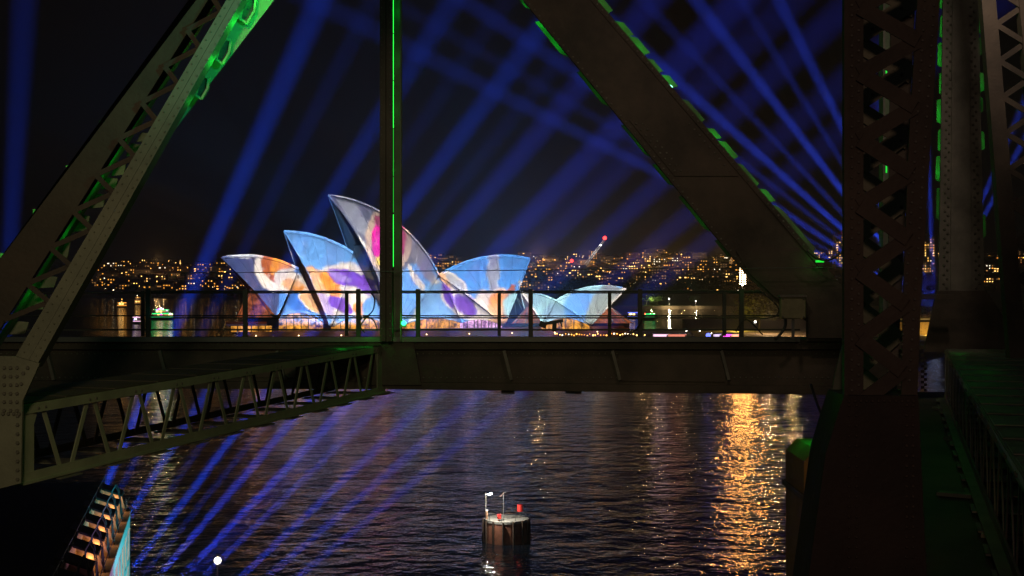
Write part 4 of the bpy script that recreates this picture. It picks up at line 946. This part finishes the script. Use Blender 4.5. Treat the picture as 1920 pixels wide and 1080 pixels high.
MB().path([P(1036+k*18, 625+2*(k % 2), 574) for k in range(11)], .06, 4).build('wire', rubber, sb)

# ================================================================== BOATS
def boat(name, label, x, y, L_, beam, decks, strip, Y=None, extra=()):
    Y = Y or H*F/(y-500); X = (x-960)/F*Y; o = thing(name, label, 'boat' if 'boat' in name else 'ferry', (X, Y, 0))
    b0, b1 = X-L_/2, X+L_/2
    pts = [Vector((b0, Y, .9)), Vector((b0+L_*.12, Y-beam/2, .5)), Vector((b1-L_*.03, Y-beam/2, .5)), Vector((b1, Y, .5)), Vector((b1-L_*.03, Y+beam/2, .5)), Vector((b0+L_*.12, Y+beam/2, .5))]
    top = [p+Vector((-.3 if i == 0 else 0, 0, 1.4)) for i, p in enumerate(pts)]; bot = [Vector((X+(p.x-X)*.86, Y+(p.y-Y)*.7, -.6)) for p in pts]
    mb = MB(); n = 6; mb.add(bot+top, [(k, (k+1) % n, n+(k+1) % n, n+k) for k in range(n)]+[tuple(range(n, 2*n))]); mb.build('hull', hull_d, o)
    z = 1.9; x0, x1 = b0+L_*.16, b1-L_*.06
    for d in range(decks):
        MB().box(x0, x1, Y-beam*.4, Y+beam*.4, z, z+2.1).build('cabin', hull_w, o)
        for k in range(int((x1-x0)/2.2)):
            q = MB().box(x0+.5+k*2.2, x0+1.9+k*2.2, Y-beam*.4-.06, Y-beam*.4, z+.7, z+1.5).build('window', rnd.choice(win), o)
        MB().bar((x0-.4, Y-beam*.42, z+2.15), (x1+.3, Y-beam*.42, z+2.15), .42, .42).build('light_strip', strip, o)
        if d == 0: MB().bar((b0+.5, Y-beam*.5, 1.75), (x1+.6, Y-beam*.5, 1.75), .35, .3).build('light_strip', strip, o)
        z += 2.3; x0 += L_*.10; x1 -= L_*.16
    MB().tube((X, Y, z-.2), (X, Y, z+2.2), .1, .06, 5).build('mast', galv, o)
    for dx, dz, m, r_ in extra: MB().ball((X+dx, Y-beam*.45, z+dz), r_, 7, 5).build('lamp', m, o)
    return o
boat('festival_ferry', 'ferry outlined in green light strips with magenta deck lamps', 304, 600, 15.5, 5, 2, lamp_green, None, ((-1.5, .2, lamp_mag, .6), (-.3, .8, lamp_white, .45), (-2.8, -.2, lamp_blue, .5), (3.5, -.6, lamp_pink, .5), (0, -3.1, lamp_mag, .6), (5.6, -2.6, lamp_white, .5), (6.6, -3.0, lamp_warm, .4), (1.0, .3, lamp_white, .4)))
boat('cruise_boat', 'small boat blazing with warm white lights, leftmost on the dark harbour', 229, 577, 8, 3.5, 1, win[2], None, ((0, .4, win[1], .4), (.2, 2.6, win[0], .4), (-1.4, -.6, win[3], .35), (1.4, -.8, win[0], .35)))
boat('cruise_boat', 'small yellow lit boat behind the thin rail post at left', 259, 572, 7, 3.2, 2, win[4], None, ((0, .2, win[0], .4), (-.4, 1.8, win[3], .35)))
boat('water_taxi_boat', 'small boat with bluish white lights low beside the cyan rail post', 256, 608, 4.6, 2.2, 1, lamp_pink, None, ((-.6, -.6, lamp_blue, .35), (.5, .2, lamp_pink, .4), (-1.2, -1.6, lamp_blue, .3)))
boat('harbour_boat', 'distant boat with blue white waterline lights near the cove', 1186, 598, 8, 3, 1, lamp_blue, None, ((-1, -1, lamp_white, .3),))
boat('harbour_boat', 'boat with green lit roof beside the right restaurant rail post', 1217, 601, 7.5, 3, 1, lamp_green, None, ((-2.6, 0, lamp_red, .35),))
# ================================================================== QUAY BUILDING AT THE LOWER LEFT
A = Vector((-32.5, 125, 0)); B = Vector((-24.2, 84, 0)); fu = (B-A).normalized(); fo = Vector((-fu.y, fu.x, 0)); fo = fo if fo.x > 0 else -fo
tag(MB().prism([Vector((x, y, -1)) for x, y in ((-29.5, 130), (-17, 80), (-15, 60), (-140, 60), (-140, 150), (-70, 150), (-60, 132))], (0, 0, 2.2)).build('quay', asphalt), kind='structure')
hb = thing('quay_building', 'white framed quayside building with rooftop terraces and cyan lit facade', 'building', (-36, 105, 1.2))
up = Vector((0, 0, 1)); FL = (A-B).length
hw = mat('white_render', (.72, .68, .62), .6, 0, (1, .15)); cor = mat('corten', (.42, .24, .12), .7, 0, (2, .3)); slate_roof = mat('dark_roofing', (.02, .02, .018), .85, 0, (1, .3))
win_b = glow_wall('hotel_window', (.3, .10, .03), (.9, .38, .10), .25, 1.1, .9)
MB().prism([A-fo*.12+up*1.2, B-fo*.12+up*1.2, B-fo*34+up*1.2, A-fo*34+up*1.2], up*11.1).build('wall', cor, hb)
MB().prism([A-fo*2.2+up*12.32, B-fo*2.2+up*12.32, B-fo*33+up*12.32, A-fo*33+up*12.32], up*2.5).build('roof', slate_roof, hb)
nb = 11
for k in range(nb+1):
    p = A+fu*(FL*k/nb); MB().bar(p+up*1.2, p+up*12.4, .9, .06, fo).build('pier', hw, hb)
    if k < nb:
        for j in range(1, 3): q = p+fu*(FL/nb*j/3); MB().bar(q+up*1.2-fo*.02, q+up*11.1-fo*.02, .25, .05, fo).build('mullion', hw, hb)
        c = p+fu*(FL/nb/2)
        for z0, z1 in ((1.6, 4.6), (5.2, 8), (8.4, 11.0)):
            MB().prism([p+fu*.3+up*z0-fo*.07, p+fu*(FL/nb-.3)+up*z0-fo*.07, p+fu*(FL/nb-.3)+up*z1-fo*.07, p+fu*.3+up*z1-fo*.07], fo*.05).build('window', win_b, hb)
        for z in (4.9, 8.2): MB().bar(p+up*z-fo*.0, p+fu*FL/nb+up*z-fo*.0, .45, .05, fo).build('spandrel', hw, hb)
MB().bar(A+up*11.75+fo*.0, B+up*11.75+fo*.0, 1.25, .14, fo).build('fascia', hw, hb)
MB().prism([A-fo*2.1+up*12.3, B-fo*2.1+up*12.3, B-fo*2.1+up*14.8, A-fo*2.1+up*14.8], fo*.12).build('terrace_wall', cor, hb)
MB().bar(A-fo*.9+up*12.36, B-fo*.9+up*12.36, .12, 2.2, fo).build('terrace_floor', granite, hb)
# roof terraces: partitions, dark awnings, hooped rails
for k in range(8):
    p = A+fu*(1.2+FL*k/8.3)-fo*.2; st_ = FL/8.3
    MB().prism([p+up*12.4, p-fo*2.0+up*12.4, p-fo*2.0+up*14.7, p-fo*.4+up*14.0], fu*.2).build('partition', cor, hb)
    MB().prism([p+fu*.3-fo*.15+up*14.1, p+fu*(st_*.58)-fo*.15+up*14.1, p+fu*(st_*.58)-fo*2.4+up*14.95, p+fu*.3-fo*2.4+up*14.95], up*.16).build('awning', slate_roof, hb)
    MB().prism([p+fu*(st_*.66)-fo*2.1+up*12.4, p+fu*(st_*.95)-fo*2.1+up*12.4, p+fu*(st_*.95)-fo*2.1+up*14.4, p+fu*(st_*.66)-fo*2.1+up*14.4], fo*.06).build('door', win[2] if k % 3 else win_b, hb)
    MB().path([p+fu*(st_*.75)-fo*(.2+.9*(1-math.cos(t*math.pi/6))/2)+up*(12.4+2.7*math.sin(t*math.pi/6)) for t in range(7)], .05, 5).build('ladder_hoop', galv, hb)
    MB().path([p+fu*(st_*.55)-fo*(.2+.9*(1-math.cos(t*math.pi/6))/2)+up*(12.4+2.7*math.sin(t*math.pi/6)) for t in range(7)], .05, 5).build('ladder_hoop', galv, hb)
    MB().bar(p+up*12.4, p+up*13.5, .06, .06).build('rail_post', galv, hb)
MB().bar(A+up*13.45, B+up*13.45, .05, .05).build('rail', galv, hb); MB().bar(A-fo*2.0+up*15.3, B-fo*2.0+up*15.3, .05, .05).build('rail', galv, hb)
for k in range(14): p = A+fu*(FL*k/13)-fo*2.0; MB().bar(p+up*14.8, p+up*15.3, .05, .05).build('rail_post', galv, hb)
cl_ = point('facade_light', (-12, 112, 3), 20000, (.05, .8, 1), .5, 'SPOT'); cl_.data.spot_size = math.radians(70); cl_.data.spot_blend = .6; aim(cl_, (-31, 114, 10))
cl2 = point('facade_light', (-14, 96, 3), 9000, (.75, .45, 1), .5, 'SPOT'); cl2.data.spot_size = math.radians(70); cl2.data.spot_blend = .6; aim(cl2, (-28, 100, 9))
for t_ in (.04, .16, .28, .40, .52, .64): point('terrace_lamp', tuple(A.lerp(B, t_)-fo*1.1+up*13.4), 55, (1, .55, .22), .3)
# globe lamp on a tall wharf post
g0 = P(408, 1051, 100); lp = thing('globe_lamp', 'glowing white globe lamp low in front of the dark water', 'lamp post', (g0.x, 100, 1.0))
MB().ball(g0, .24, 14, 10).build('globe', emat('globe_glow', (1, .88, .62), 6, True), lp, smooth=True); MB().tube((g0.x, 100, 1), (g0.x, 100, g0.z-.22), .07, .05, 8).build('post', galv, lp)
tag(MB().box(g0.x-6, g0.x+2, 92, 103, -1, 1.0).build('wharf', timber), kind='structure')
